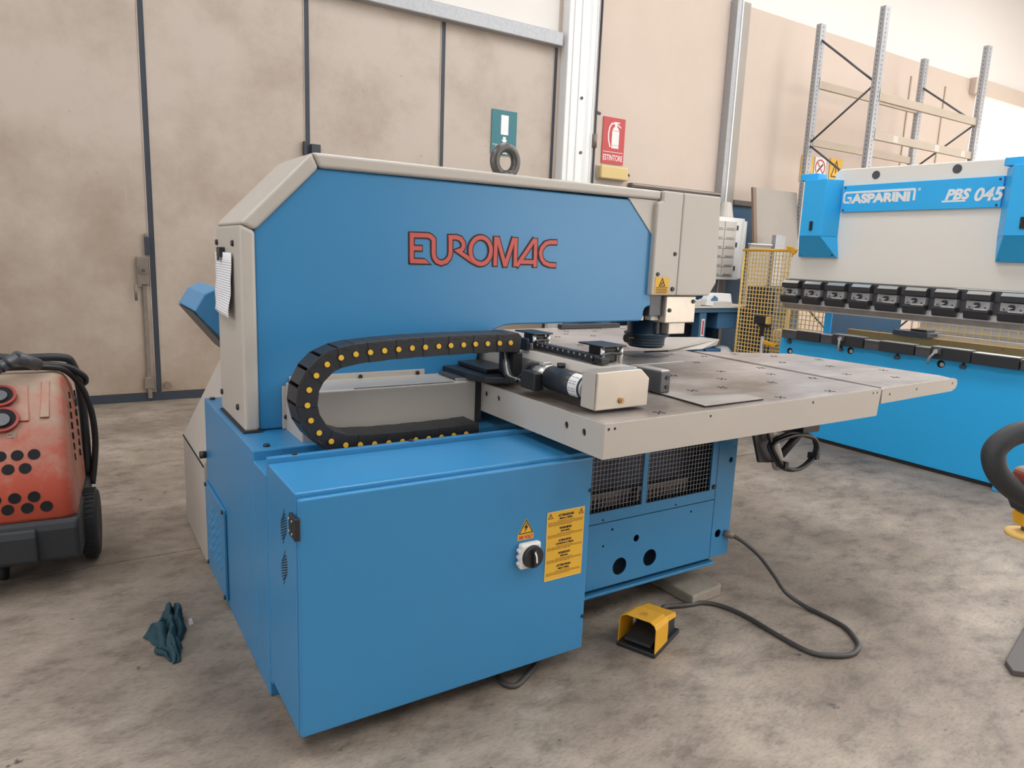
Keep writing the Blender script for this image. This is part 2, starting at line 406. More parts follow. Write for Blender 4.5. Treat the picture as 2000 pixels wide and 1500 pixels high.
def rect(x0, x1, z0, z1): return [(x0, z0), (x1, z0), (x1, z1), (x0, z1)]
def text(s, size, mp, ext=0.0005, bold=0.0, shear=0.0, align='CENTER', sx=1.0, width=None):
    cu = bpy.data.curves.new('txt', 'FONT'); cu.body = s; cu.size = size; cu.extrude = ext; cu.offset = bold; cu.shear = shear
    cu.align_x = align; cu.resolution_u = 3
    tmp = curve_mesh(cu, 'txt', lambda a, b, c: (a, b, c), None, None)
    if width is not None and tmp.v:
        x0 = min(v[0] for v in tmp.v); x1 = max(v[0] for v in tmp.v); sx = width/(x1-x0)
    tmp.v = [mp(a*sx, b, c+ext) for a, b, c in tmp.v]
    return tmp
def merge(*mbs):
    o = MB()
    for m in mbs: o.add(m.v, m.f, m.sm)
    return o
def cat(pts, n=6, closed=False):
    P = [Vector(p) for p in pts]; out = []; m = len(P)
    for k in range(m if closed else m-1):
        p0 = P[k-1] if (closed or k > 0) else P[0]*2-P[1]
        p1, p2 = P[k], P[(k+1) % m]
        p3 = P[(k+2) % m] if (closed or k < m-2) else P[-1]*2-P[-2]
        for i in range(n):
            t = i/n
            out.append(0.5*((2*p1)+(p2-p0)*t+(2*p0-5*p1+4*p2-p3)*t*t+(3*p1-p0-3*p2+p3)*t**3))
    if not closed: out.append(P[-1])
    return out

# ------------------------------------------------------------------ the setting
WY = 5.864; CEIL = 7.5; XL, XR, YF = -7.0, 20.0, -9.0
fl = struct(bx('floor', HOLE, None, XL, XR, YF, WY+0.3, -0.2, -0.012))
for y0, y1 in ((YF, -2.6), (-2.595, 1.835), (1.843, WY+0.3)):
    struct(bx('floor_slab', FLOORM, fl, XL, XR, y0, y1, -0.012, 0.0))
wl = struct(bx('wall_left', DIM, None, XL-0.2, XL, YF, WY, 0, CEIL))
struct(bx('window_21', LEFTFILL, None, XL+0.005, XL+0.03, -7.5, 2.5, 1.2, 5.4))  # unseen glowing panel added to brighten faces turned left
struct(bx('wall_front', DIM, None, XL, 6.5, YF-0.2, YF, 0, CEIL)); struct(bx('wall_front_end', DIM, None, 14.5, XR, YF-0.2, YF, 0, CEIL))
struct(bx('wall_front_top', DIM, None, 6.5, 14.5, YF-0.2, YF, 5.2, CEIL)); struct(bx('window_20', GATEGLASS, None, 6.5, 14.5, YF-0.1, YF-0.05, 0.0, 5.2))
wr = struct(bx('wall_right', UPPER, None, XR, XR+0.2, YF, WY, 5.2, CEIL))
struct(bx('wall_right_corner', UPPER, None, XR, XR+0.2, 3.5, WY, 0, 5.2)); struct(bx('wall_right_pier', UPPER, None, XR, XR+0.2, YF, -6.5, 0, 5.2))
gate = struct(bx('window_2', GATEGLASS, None, XR+0.05, XR+0.1, -6.5, 3.5, 0.0, 5.2))
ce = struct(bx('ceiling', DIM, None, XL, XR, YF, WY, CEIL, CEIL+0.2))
n = 3
for cx in (-3.2, 2.5, 7.0, 10.5, 14.5):
    for cy in (-5.0, 1.5):
        struct(bx('window_%d' % n, SKYGLASS, None, cx-1.0, cx+1.0, cy-2.2, cy+2.2, CEIL-0.06, CEIL-0.01)); n += 1
# back wall: sliding doors on the left, plaster on the right
wb = struct(bx('wall_back', WALLP, None, 4.97, 15.3, WY, WY+0.3, 0, 5.4))
struct(bx('wall_back_end', WALLP, None, 15.3, XR, WY, WY+0.3, 0, 1.2))
struct(bx('wall_back_top', UPPER, None, XL, XR, WY, WY+0.3, 5.4, CEIL))
struct(bx('wall_back_lintel', UPPER, None, XL, 4.97, WY, WY+0.3, 4.2, 5.4))
win = struct(bx('window_1', WINGLASS, None, 15.3, XR, WY+0.05, WY+0.1, 1.2, 5.4))
struct(bx('trim_1', WALLP, None, 15.0, XR, WY-0.12, WY-0.001, 5.12, 5.42, 0.01))          # beam along the far right
p = struct(bx('trim_2', WHITE, None, 5.02, 5.33, WY-0.16, WY, 0, 5.4, 0.012))             # white pillar
bx('pillar_face', WHITE, p, 5.335, 5.56, WY-0.08, WY-0.002, 0, 5.4, 0.01)
for xx in (5.10, 5.22, 5.46):
    bx('pillar_rib', WHITEP, p, xx-0.008, xx+0.008, WY-0.172, WY-0.158, 0, 5.4)
for xx, zz in ((5.27, 3.62), (5.30, 2.95)):
    MB().cyl((xx, WY-0.16, zz), (xx, WY-0.175, zz), 0.02, 10).build('bolt', GUN, p)
rod = struct(MB().cyl((5.57, WY-0.10, 0.0), (5.57, WY-0.10, 5.4), 0.016, 8).build('trim_3', SEAM, None))
MB().cyl((5.57, WY-0.10, 3.05), (5.57, WY-0.10, 3.22), 0.035, 10).build('rod_coupling', LATCH, rod)
MB().cyl((5.57, WY-0.10, 3.50), (5.67, WY-0.05, 3.50), 0.022, 8).build('rod_bracket', GUN, rod)
led = struct(bx('trim_4', LATCH, None, 6.28, 8.03, WY-0.10, WY-0.001, 2.60, 2.66, 0.006))
bx('ledge_lip', BOARD, led, 6.28, 8.03, WY-0.13, WY-0.10, 2.625, 2.645)
struct(bx('trim_5', PANELBLUE, None, 5.2, 8.02, WY-0.07, WY-0.001, 0, 2.59))                # blue lower wall panel
struct(bx('trim_6', GALV, None, 8.03, 8.12, WY-0.14, WY-0.001, 0, 5.4, 0.006))              # steel post
struct(bx('trim_7', WHITE, None, 8.125, 8.15, WY-0.15, WY-0.001, 0, 5.4, 0.004))
struct(bx('trim_8', BOARD, None, 8.155, 8.36, WY-0.10, WY-0.001, 0, 5.4, 0.006))
l2 = struct(bx('trim_9', LATCH, None, 8.37, 8.95, WY-0.12, WY-0.001, 2.50, 2.58, 0.006))
struct(bx('trim_10', PANELBLUE, None, 8.37, 9.0, WY-0.08, WY-0.001, 0, 2.50))
for xx in (12.9, 14.1): struct(bx('trim_%d' % (11 + (xx > 13)), RACKBEAM, None, xx, xx+0.03, WY-0.02, WY-0.001, 0, 5.12))

def door(n, x0, x1):
    d = struct(bx('door_%d' % n, DOORP, None, x0, x1, WY, WY+0.06, 0.085, 4.2, 0.006))
    bx('edge_seal', SEAM, d, x1, x1+0.05, WY-0.004, WY+0.05, 0.0, 4.2)
    bx('bottom_seal', SEAM, d, x0, x1, WY-0.008, WY+0.05, 0.0, 0.085)
    bx('edge_flange', DOORP, d, x1-0.008, x1, WY-0.008, WY, 0.085, 4.2)
    bx('edge_flange', DOORP, d, x0, x0+0.008, WY-0.008, WY, 0.085, 4.2)
    return d
door(5, -3.0, -1.44); d1 = door(1, -1.39, 0.205); d2 = door(2, 0.255, 1.75); d3 = door(3, 1.80, 3.335); d4 = door(4, 3.385, 4.925)
# latch, bolt rod and stop on the first door
la = bx('latch_plate', LATCH, d1, 0.085, 0.19, WY-0.045, WY-0.006, 1.17, 1.44, 0.006)
MB().cyl((0.138, WY-0.045, 1.31), (0.138, WY-0.06, 1.31), 0.034, 16).build('latch_boss', LATCH, la)
MB().cyl((0.138, WY-0.058, 1.31), (0.138, WY-0.066, 1.31), 0.018, 12).build('latch_cylinder', GUN, la)
bx('latch_foot', LATCH, la, 0.06, 0.12, WY-0.07, WY-0.045, 1.15, 1.175, 0.004)
MB().tube([(0.065, WY-0.07, 1.17), (0.062, WY-0.075, 1.10), (0.065, WY-0.07, 1.02)], 0.013, 8).build('latch_lever', LATCH, la)
bx('upper_latch', SEAM, d1, 0.165, 0.205, WY-0.05, WY-0.006, 1.46, 1.63, 0.004)
bx('upper_latch_cap', LATCH, d1, 0.165, 0.195, WY-0.05, WY-0.006, 1.635, 1.665, 0.004)
bx('bolt_rod', LATCH, d1, 0.125, 0.165, WY-0.035, WY-0.006, 0.03, 1.165, 0.006)
bx('rod_guide', LATCH, d1, 0.10, 0.19, WY-0.04, WY-0.006, 0.13, 0.25, 0.004)
bx('bracket', SEAM, d2, 1.72, 1.75, WY-0.06, WY-0.008, 2.56, 2.70, 0.004)
bx('bracket', SEAM, d3, 1.80, 1.90, WY-0.06, WY-0.008, 2.54, 2.68, 0.004)
MB().cyl((0.31, WY-0.01, 0.16), (0.31, WY-0.05, 0.16), 0.03, 10).build('floor_stop', LATCH, d2)
struct(bx('trim_13', GALV, None, XL, 4.97, WY-0.12, WY-0.001, 4.2, 4.36, 0.01))             # top door track

# ------------------------------------------------------------------ signs on the wall
def sign_root(name, label, cat_, x0, x1, z0, z1, m, y=WY-0.012):
    o = MB().box(x0, x1, y-0.004, y+0.004, z0, z1).build(name, m, None); tag(o, label, cat_); return o
y = WY-0.012
s = sign_root('exit_sign', 'green emergency exit sign with white door and arrow behind lifting eye', 'sign', 4.035, 4.395, 2.82, 3.347, SIGNGREEN)
F = FRONT(y-0.004)
bx('door_symbol', WHITE, s, 4.165, 4.272, y-0.006, y-0.004, 3.06, 3.29)
MB().prism([(4.2, 3.035), (4.24, 3.035), (4.24, 3.0), (4.262, 3.0), (4.22, 2.955), (4.178, 3.0), (4.2, 3.0)], 'y', y-0.006, y-0.004).build('arrow_symbol', WHITE, s)
bx('rule', WHITE, s, 4.05, 4.38, y-0.006, y-0.004, 2.933, 2.938)
merge(text('USCITA DI', 0.052, lambda a, b, c: F(4.215+a, 2.886+b, c), bold=0.0015), text('EMERGENZA', 0.052, lambda a, b, c: F(4.215+a, 2.836+b, c), bold=0.0015, width=0.31)).build('lettering', WHITE, s)
s = sign_root('extinguisher_sign', 'red sign picturing a fire extinguisher above the word ESTINTORE', 'sign', 5.772, 6.157, 2.885, 3.488, SIGNRED)
bd = MB()
bd.prism([(5.93, 3.09), (6.055, 3.09), (6.055, 3.32), (6.03, 3.36), (6.0, 3.385), (5.985, 3.385), (5.955, 3.36), (5.93, 3.32)], 'y', y-0.007, y-0.004)
bd.box(5.968, 6.017, y-0.007, y-0.004, 3.385, 3.42); bd.box(5.96, 6.06, y-0.007, y-0.004, 3.42, 3.435)
bd.prism([(6.0, 3.40), (6.08, 3.36), (6.088, 3.372), (6.02, 3.412)], 'y', y-0.007, y-0.004)
bd.ribbon([(5.97, 3.42), (5.915, 3.405), (5.88, 3.35), (5.868, 3.27), (5.875, 3.19), (5.905, 3.10)], 0.02, 0, 0.003, FRONT(y-0.004))
bd.build('extinguisher_symbol', WHITEP, s)
bx('rule', WHITEP, s, 5.79, 6.14, y-0.006, y-0.004, 3.035, 3.042)
bx('rule', SIGNRED, s, 5.93, 6.055, y-0.009, y-0.007, 3.128, 3.132); bx('rule', SIGNRED, s, 5.93, 6.055, y-0.009, y-0.007, 3.318, 3.322)
F = FRONT(y-0.004)
text('ESTINTORE', 0.105, lambda a, b, c: F(5.965+a, 2.93+b, c), bold=0.0012, width=0.345).build('lettering', WHITEP, s)
lp = thing('emergency_lamp', 'small wall lamp with yellowed cover under the red extinguisher sign', 'lamp', (5.95, WY, 2.66))
bx('housing', BEIGE, lp, 5.70, 6.20, WY-0.03, WY-0.001, 2.665, 2.85, 0.01)
bx('cover', LAMPY, lp, 5.71, 6.19, WY-0.11, WY-0.03, 2.67, 2.845, 0.02, seg=3)
MB().tube([(6.19, WY-0.05, 2.76), (6.24, WY-0.05, 2.765), (6.28, WY-0.02, 2.755)], 0.014, 8).build('cable_gland', GUN, lp)
# three small warning signs behind the rack
def warn(name, label, x0, x1, z0, z1, m):
    o = bx(name, m, None, x0, x1, WY-0.014, WY-0.004, z0, z1); tag(o, label, 'sign'); return o
yy = WY-0.014
s = warn('warning_sign', 'yellow triangle warning sign half hidden by the galvanised rack post', 10.02, 10.34, 3.0, 3.43, LABELY)
MB().ribbon([(10.06, 3.1), (10.18, 3.38), (10.30, 3.1), (10.06, 3.1)], 0.02, 0, 0.003, FRONT(yy)).build('triangle', INK, s)
MB().cyl((10.18, yy, 3.17), (10.18, yy-0.003, 3.17), 0.035, 10).build('symbol', INK, s)
s = warn('prohibition_sign', 'white sign with a red crossed circle between two yellow signs', 10.38, 10.68, 3.08, 3.44, WHITEP)
MB().ribbon(circ(10.53, 3.27, 0.125, 24)+[circ(10.53, 3.27, 0.125, 24)[0]], 0.022, 0, 0.003, FRONT(yy)).ribbon([(10.44, 3.36), (10.62, 3.18)], 0.02, 0, 0.003, FRONT(yy)).build('ring', SIGNRED, s)
MB().ribbon([(10.46, 3.2), (10.60, 3.33)], 0.03, 0, 0.002, FRONT(yy)).build('symbol', INK, s)
s = warn('warning_sign', 'yellow triangle warning sign directly above the blue press brake hood', 10.80, 11.14, 3.1, 3.46, LABELY)
MB().ribbon([(10.85, 3.16), (10.97, 3.42), (11.09, 3.16), (10.85, 3.16)], 0.018, 0, 0.003, FRONT(yy)).build('triangle', INK, s)
bx('symbol', INK, s, 10.96, 10.98, yy-0.003, yy, 3.22, 3.34)

# ------------------------------------------------------------------ the punching machine
M = thing('punching_machine', 'big blue and grey sheet metal punching machine with raised red lettering', 'machine', (1.1, 0.7, 0))
FY = 0.833
fp = [(0.085, 0.87), (0.085, 1.66), (0.33, 1.906), (2.147, 1.906), (2.147, 1.357), (2.125, 1.355), (2.108, 1.345), (2.099, 1.328), (2.098, 1.30), (2.09, 1.285), (2.075, 1.277), (1.27, 1.273)]
fp += [(1.22, 1.268), (1.165, 1.25), (1.12, 1.215), (1.09, 1.17), (1.075, 1.11), (1.07, 1.0), (1.07, 0.87)]
MB().prism(fp, 'y', FY, 1.278).build('frame', BLUE, M, 0.008)
bx('lower_jaw', BLUE, M, 1.075, 2.2, 0.86, 1.25, 0.86, 0.985, 0.006)
MB().prism([(0.029, 0.872), (0.086, 0.872), (0.086, 1.652), (0.029, 1.675)], 'y', 0.813, 1.296).build('column_cover', GREY, M, 0.014, 3)
MB().prism([(0.029, 1.677), (0.087, 1.654), (0.333, 1.904), (0.305, 1.962)], 'y', 0.813, 1.296).build('slope_cover', GREY, M, 0.014, 3)
MB().prism([(0.307, 1.962), (0.335, 1.905), (2.149, 1.915), (2.149, 1.962)], 'y', 0.813, 1.296).build('top_cover', GREY, M, 0.013, 3)
bx('seal', RUBBER, M, 0.022, 0.095, 0.806, 1.29, 0.858, 0.874)
MB().prism([(1.935, 1.912), (2.147, 1.912), (2.140, 1.708)], 'y', FY-0.006, FY+0.01).build('corner_gusset', GREY, M)
hp = [(2.30, 1.417), (2.555, 1.417), (2.606, 1.49), (2.585, 1.963), (2.30, 1.963)]
MB().prism([(2.115, 1.417), (2.298, 1.417), (2.298, 1.963), (2.151, 1.963), (2.151, 1.91), (2.115, 1.90)], 'y', 0.80, 1.32).build('head_cover', GREY, M, 0.008)
MB().prism(hp, 'y', 0.80, 1.32).build('head_cover', GREY, M, 0.008)
scr = MB().cyl((0, 0, 0), (0, -0.007, 0), 0.011, 12, 0.009).build('screw', BLACK, M, world=False)
scr.location = Vector((2.265, 0.80, 1.64))-M.location
def screw(x, y, z, r='f', s=1.0):
    o = share(scr, 'screw', Vector((x, y, z))-M.location, {'f': (0, 0, 0), 'l': (0, 0, -PI/2), 't': (-PI/2, 0, 0)}[r], M); o.scale = (s, s, s); return o
screw(2.150, 0.80, 1.53); screw(2.265, 0.80, 1.452, s=1.2)
for yy, zz in ((1.262, 1.604), (0.936, 1.602), (1.255, 0.955), (0.925, 0.952)): screw(0.029, yy, zz, 'l', 1.2)
# warning sticker on the head
st = bx('warning_sticker', LABELY, M, 2.135, 2.235, 0.7975, 0.80, 1.425, 1.515)
FS = FRONT(0.7975)
k = MB().ribbon([(2.165, 1.468), (2.185, 1.508), (2.205, 1.468), (2.165, 1.468)], 0.005, 0, 0.001, FS)
k.ribbon([(2.176, 1.475), (2.190, 1.488), (2.186, 1.478)], 0.006, 0, 0.001, FS)
for i in range(4): k.box(2.143, 2.227-0.006*(i % 2), 0.7965, 0.7975, 1.458-0.009*i, 1.4615-0.009*i)
k.build('sticker_print', INK, st)
# lettering on the frame
LOGO = {
'E1': [(0.736, 1.677), (0.738, 1.549)], 'EU': [(0.728, 1.667), (0.813, 1.669), (0.827, 1.664), (0.84, 1.653), (0.841, 1.592), (0.846, 1.574), (0.858, 1.56), (0.88, 1.553), (0.904, 1.561), (0.919, 1.578), (0.924, 1.597), (0.922, 1.675)],
'Em': [(0.737, 1.612), (0.785, 1.613)], 'R': [(0.912, 1.666), (0.952, 1.668), (0.973, 1.662), (0.987, 1.645), (0.988, 1.627), (0.980, 1.614), (0.962, 1.608), (1.039, 1.565), (1.077, 1.554)],
'M': [(1.156, 1.679), (1.156, 1.548)], 'M2': [(1.164, 1.676), (1.211, 1.547)], 'M3': [(1.21, 1.547), (1.254, 1.678)], 'M4': [(1.264, 1.679), (1.266, 1.548)],
'A': [(1.274, 1.549), (1.37, 1.677)], 'A2': [(1.376, 1.68), (1.378, 1.548)], 'A3': [(1.294, 1.57), (1.378, 1.571)],
'C': [(1.5, 1.669), (1.461, 1.668), (1.434, 1.66), (1.413, 1.638), (1.406, 1.614), (1.414, 1.588), (1.432, 1.569), (1.463, 1.559), (1.5, 1.559)],
'Eb': [(0.731, 1.5575), (0.790, 1.5575)],
'O': [(1.077+0.054*math.cos(t*PI/14), 1.6135+0.0595*math.sin(t*PI/14)) for t in range(29)]}
lb = MB(); lr = MB(); FB = FRONT(FY)
for ki, (kk, pts) in enumerate(LOGO.items()):
    P2 = [Vector(q) for q in pts]
    if kk != 'O':
        d0 = (P2[1]-P2[0]).normalized()*0.005; d1 = (P2[-1]-P2[-2]).normalized()*0.005
        P2 = [P2[0]-d0]+P2[1:-1]+[P2[-1]+d1]
    lb.ribbon([tuple(q) for q in P2], 0.0315, 0, 0.0016+0.0001*ki, FB)
    lr.ribbon(pts, 0.0185, 0.0016, 0.0042+0.00015*ki, FB)
lb.prism([(0.785, 1.572), (0.80, 1.572), (0.838, 1.542), (0.785, 1.543)], 'y', FY-0.0012, FY)
lr.prism([(0.789, 1.567), (0.798, 1.567), (0.822, 1.5485), (0.789, 1.5485)], 'y', FY-0.0066, FY-0.002)
lo = lr.build('lettering', RED, M); lb.build('lettering_outline', INK, lo)
# lifting eye
ey = MB(); ey = ey.tube([(1.325+0.060*math.cos(2*PI*i/36), 1.05, 2.048+0.065*math.sin(2*PI*i/36)) for i in range(36)], 0.0235, 14, closed=True).build('lifting_eye', EYE, M)
MB().lathe([(0.05, 0), (0.05, 0.022), (0.034, 0.035)], (1.325, 1.05, 1.962), 20).build('eye_collar', EYE, ey)
# press head: bracket box, block, tool holder
bk = bx('bracket_box', POLISH, M, 2.262, 2.493, 0.835, 1.06, 1.262, 1.413, 0.006)
bx('bracket_side', GUN, M, 2.165, 2.258, 0.86, 1.1, 1.30, 1.416, 0.004)
for a, b in ((2.291, 1.333), (2.47, 1.382)): screw(a, 0.835, b, s=1.1)
bx('clamp_block', POLISH, M, 2.32, 2.447, 0.86, 1.04, 1.197, 1.262, 0.004)
bx('sensor_block', WHITEP, M, 2.20, 2.255, 0.88, 0.93, 1.275, 1.305, 0.003)
bx('sensor_rail', GUN, M, 2.10, 2.27, 0.90, 1.0, 1.305, 1.335, 0.004)
bx('sensor_clip', WHITEP, M, 2.128, 2.152, 0.885, 0.93, 1.275, 1.30, 0.003)
th = MB().lathe([(0.075, 0), (0.098, 0.004), (0.105, 0.02), (0.108, 0.055), (0.128, 0.075), (0.13, 0.085), (0.113, 0.09), (0.113, 0.20), (0.10, 0.21)], (2.315, 1.03, 1.105), 36).build('tool_holder', TOOLBLUE, M)
for h in (0.018, 0.034, 0.05): MB().torus((2.315, 1.03, 1.105+h), 0.107, 0.0025, 'z', 36, 6).build('holder_ring', GUN, th)
bx('holder_key', GUN, th, 2.275, 2.30, 0.905, 0.925, 1.195, 1.30, 0.003)
MB().cyl((2.21, 1.0, 1.165), (2.13, 0.99, 1.165), 0.012, 10).cyl((2.135, 0.99, 1.165), (2.125, 0.99, 1.165), 0.024, 12).build('clamp_screw', BLACK, th)
MB().cyl((2.315, 1.03, 1.04), (2.315, 1.03, 1.062), 0.14, 32).build('die_ring', GUN, M)
# base
bl = bx('base_body', BLUE, M, 0.0, 1.25, 0.555, 1.573, 0.0, 0.867, 0.006)
bx('base_shelf', BLUE, M, 0.0, 1.25, 0.362, 0.553, 0.0, 0.831, 0.004)
bx('shelf_lip', BLUE, M, 0.002, 1.108, 0.338, 0.362, 0.06, 0.897, 0.003)
bx('right_base_core', NAVY, M, 1.255, 2.10, 0.30, 1.57, 0.19, 0.86)
ub = rect(1.112, 2.036, 0.489, 0.86)
up = plate(ub, [rect(1.254, 1.566, 0.538, 0.85), rect(1.592, 1.998, 0.538, 0.85)], 0.004, FRONT(0.185)).build('upper_panel', BLUE, M)
wm = MB()
for x0, x1 in ((1.25, 1.57), (1.588, 2.002)):
    nx = round((x1-x0)/0.0205)
    for i in range(nx+1): wm.box(x0+(x1-x0)*i/nx-0.0006, x0+(x1-x0)*i/nx+0.0006, 0.192, 0.1932, 0.53, 0.855)
    for i in range(16): wm.box(x0, x1, 0.190, 0.1912, 0.5354+i*0.0205, 0.5366+i*0.0205)
wm.build('wire_mesh', GALV, up, kind='stuff')
sl = MB()
for x0, x1 in ((1.26, 1.56), (1.60, 1.92)):
    sl.box(x0, x1, 0.25, 0.255, 0.575, 0.592)
    for i in range(13): sl.box(x0+(x1-x0)*i/13, x0+(x1-x0)*(i+0.55)/13, 0.25, 0.255, 0.53, 0.575)
sl.build('slotted_tray', mat('tray_grey', (0.11, 0.10, 0.095, 1), 0.6), up, kind='stuff')
plate(rect(1.112, 2.036, 0.188, 0.485), [circ(1.463, 0.267, 0.040, 24), circ(1.642, 0.271, 0.040, 24), circ(1.551, 0.382, 0.0165, 16), circ(1.361, 0.38, 0.006, 8), circ(1.406, 0.449, 0.006, 8), circ(1.885, 0.451, 0.006, 8)], 0.004, FRONT(0.185)).build('lower_panel', BLUE, M)
plate(rect(2.04, 2.165, 0.188, 0.86), [circ(2.129, 0.673, 0.014, 16), circ(2.085, 0.306, 0.021, 16), circ(2.147, 0.735, 0.004, 8)], 0.004, FRONT(0.185)).build('side_panel', BLUE, M)
bx('base_side', BLUE, M, 2.155, 2.165, 0.187, 1.57, 0.188, 0.86)
bx('base_panel_back', NAVY, M, 1.112, 2.15, 0.23, 0.24, 0.188, 0.50)
bx('base_rail', BLUE, M, 1.112, 2.075, 0.178, 0.30, 0.150, 0.163, 0.002)
bx('base_rail_web', NAVY, M, 1.112, 2.05, 0.21, 0.30, 0.168, 0.19)
bx('base_foot', DARK, M, 1.3, 1.42, 0.6, 0.72, 0.0, 0.19); bx('base_foot', DARK, M, 1.9, 2.02, 1.3, 1.42, 0.0, 0.19); bx('base_foot', DARK, M, 1.93, 2.03, 0.42, 0.54, 0.056, 0.19)
screw(2.024, 0.181, 0.552, s=1.1)
for a, b in ((1.78, 0.501), (1.35, 0.501)): screw(a, 0.181, b, s=0.45)
# ventilation hatch on the left face
ht = bx('hatch', BLUE, M, -0.012, 0.0, 1.105, 1.56, 0.03, 0.456, 0.003)
lv0 = None
for i in range(5):
    for j in range(5 + (i % 2)):
        yy, zz = 1.20+0.062*i, 0.15+0.042*j+0.01*(i % 2)
        if lv0 is None:
            lv0 = MB().hexa([(0, -0.02, 0), (0, 0.02, 0), (0, 0.02, 0.022), (0, -0.02, 0.022), (-0.009, -0.013, 0), (-0.009, 0.013, 0), (-0.0005, 0.013, 0.02), (-0.0005, -0.013, 0.02)]).build('louvre', BLUE, ht, world=False); o = lv0
        else: o = share(lv0, 'louvre', (0, 0, 0), (0, 0, 0), ht)
        o.location = Vector((-0.012, yy, zz))-wloc(M)
for yy, zz in ((1.12, 0.445), (1.545, 0.445), (1.12, 0.045), (1.545, 0.045)): screw(-0.012, yy, zz, 'l', 1.0)
bx('hatch_slot', HOLE, M, -0.0015, 0.0, 1.093, 1.103, 0.04, 0.44)
MB().cyl((0.0, 1.575, 0.585), (-0.03, 1.575, 0.585), 0.018, 10).build('latch_knob', BLACK, M)
for x, yy in ((0.03, 1.53), (0.06, 0.60)): screw(x, yy, 0.867, 't', 1.2)
# electrical cabinet in front
cb = MB().prism([(0.0, 0.08), (0.0, 0.879), (0.333, 0.879), (0.333, 0.08)], 'x', 0.0, 1.108).build('cabinet', BLUE, M, 0.005)
bx('cabinet_plinth', NAVY, M, 0.03, 1.08, 0.16, 0.33, 0.0, 0.08)
dr = bx('cabinet_door', BLUE, M, 0.002, 1.109, -0.024, -0.003, 0.082, 0.866, 0.007, seg=3)
hg = MB().box(-0.012, -0.0005, -0.018, 0.034, 0.742, 0.812).box(-0.012, 0.005, -0.034, -0.018, 0.742, 0.812).build('hinge', BLACK, M, 0.003)
for yy, zz in ((0.025, 0.797), (0.025, 0.757), (-0.006, 0.797), (-0.006, 0.757)):
    MB().cyl((-0.012, yy, zz), (-0.015, yy, zz), 0.004, 8).build('hinge_screw', BRIGHT, hg)
for cz in (0.728, 0.59):
    vb = MB()
    for i in range(11):
        t = (i-5)/5.2; h = 0.036*math.sqrt(max(0.05, 1-t*t))
        zz = cz+0.045*t
        vb.hexa([(-0.0012, 0.136-h, zz-0.002+0.016), (-0.0012, 0.136+h, zz-0.002-0.016), (0.001, 0.136+h, zz-0.002-0.016), (0.001, 0.136-h, zz-0.002+0.016),
                 (-0.0012, 0.136-h, zz+0.002+0.016), (-0.0012, 0.136+h, zz+0.002-0.016), (0.001, 0.136+h, zz+0.002-0.016), (0.001, 0.136-h, zz+0.002+0.016)])
    vb.build('vent_slots', HOLE, M)
for x in (0.095, 0.53, 1.02): screw(x, 0.350, 0.897, 't', 0.9)
for zz in (0.735, 0.22): screw(1.10, -0.024, zz, s=0.7)
# door furniture
DY = -0.024; FD = FRONT(DY)
tr = MB().prism([(0.781, 0.613), (0.848, 0.613), (0.8145, 0.672)], 'y', DY-0.0015, DY).build('voltage_sticker', LABELY, M)
t2 = MB().ribbon([(0.786, 0.617), (0.843, 0.617), (0.8145, 0.666), (0.786, 0.617)], 0.003, 0, 0.0008, FRONT(DY-0.0015))
t2.prism([(0.819, 0.658), (0.806, 0.638), (0.813, 0.638), (0.809, 0.621), (0.824, 0.643), (0.816, 0.643)], 'y', DY-0.0025, DY-0.0015)
t2.build('bolt_symbol', INK, tr)
bx('voltage_caption', LABELY, tr, 0.781, 0.848, DY-0.0015, DY, 0.592, 0.612)
text('380 VOLT', 0.018, lambda a, b, c: FRONT(DY-0.0015)(0.8145+a, 0.5955+b, c), bold=0.0008, width=0.06).build('voltage_lettering', SIGNRED, tr)
sw = bx('main_switch', WHITEP, M, 0.781, 0.869, DY-0.028, DY, 0.488, 0.585, 0.010, seg=3)
MB().cyl((0.829, DY-0.028, 0.535), (0.829, DY-0.042, 0.535), 0.043, 28, 0.040).build('switch_knob', BLACK, sw)
MB().hexa([(0.822, DY-0.056, 0.502), (0.838, DY-0.056, 0.502), (0.838, DY-0.04, 0.50), (0.822, DY-0.04, 0.50), (0.818, DY-0.056, 0.566), (0.834, DY-0.056, 0.566), (0.834, DY-0.04, 0.568), (0.818, DY-0.04, 0.568)]).build('switch_grip', BLACK, sw, 0.004)
MB().ribbon([(0.822, 0.562), (0.829, 0.545), (0.832, 0.520)], 0.006, 0, 0.001, FRONT(DY-0.056)).build('switch_mark', WHITE, sw)
for zz in (0.51, 0.535, 0.56): bx('switch_lug', WHITEP, sw, 0.775, 0.783, DY-0.022, DY-0.004, zz-0.006, zz+0.006, 0.002)
nt_ = bx('notice', LABELY, M, 0.906, 1.078, DY-0.002, DY, 0.407, 0.677)
FN = FRONT(DY-0.002)
heads = [('ATTENZIONE', 'MESSA A TERRA', 0.655, 6), ('WARNING', 'EARTHING', 0.605, 5), ('ATENCION', 'CONEXION A TIERRA', 0.556, 5), ('VORSICHT', 'ERDUNG', 0.506, 5), ('ATTENTION', 'MISE A TERRE', 0.456, 5)]
for h1, h2, zz, nl in heads:
    text(h1, 0.0115, lambda a, b, c: FN(0.992+a, zz+b, c), bold=0.0005).build('notice_heading', INK, nt_)
    text(h2, 0.0085, lambda a, b, c: FN(0.992+a, zz-0.011+b, c), bold=0.0003).build('notice_heading', INK, nt_)
    bm_ = MB()
    for i in range(nl-1):
        z1 = zz-0.0175-0.0042*i
        a0, a1 = (0.912, 1.072) if i else (0.955, 1.03)
        if i == nl-2: a1 = 1.02
        x = a0
        while x < a1-0.004:
            l = random.uniform(0.006, 0.02); l = min(l, a1-x); bm_.box(x, x+l, DY-0.0026, DY-0.002, z1, z1+0.0021); x += l+0.0022
    bm_.build('notice_lines', INKBR, nt_, kind='stuff')
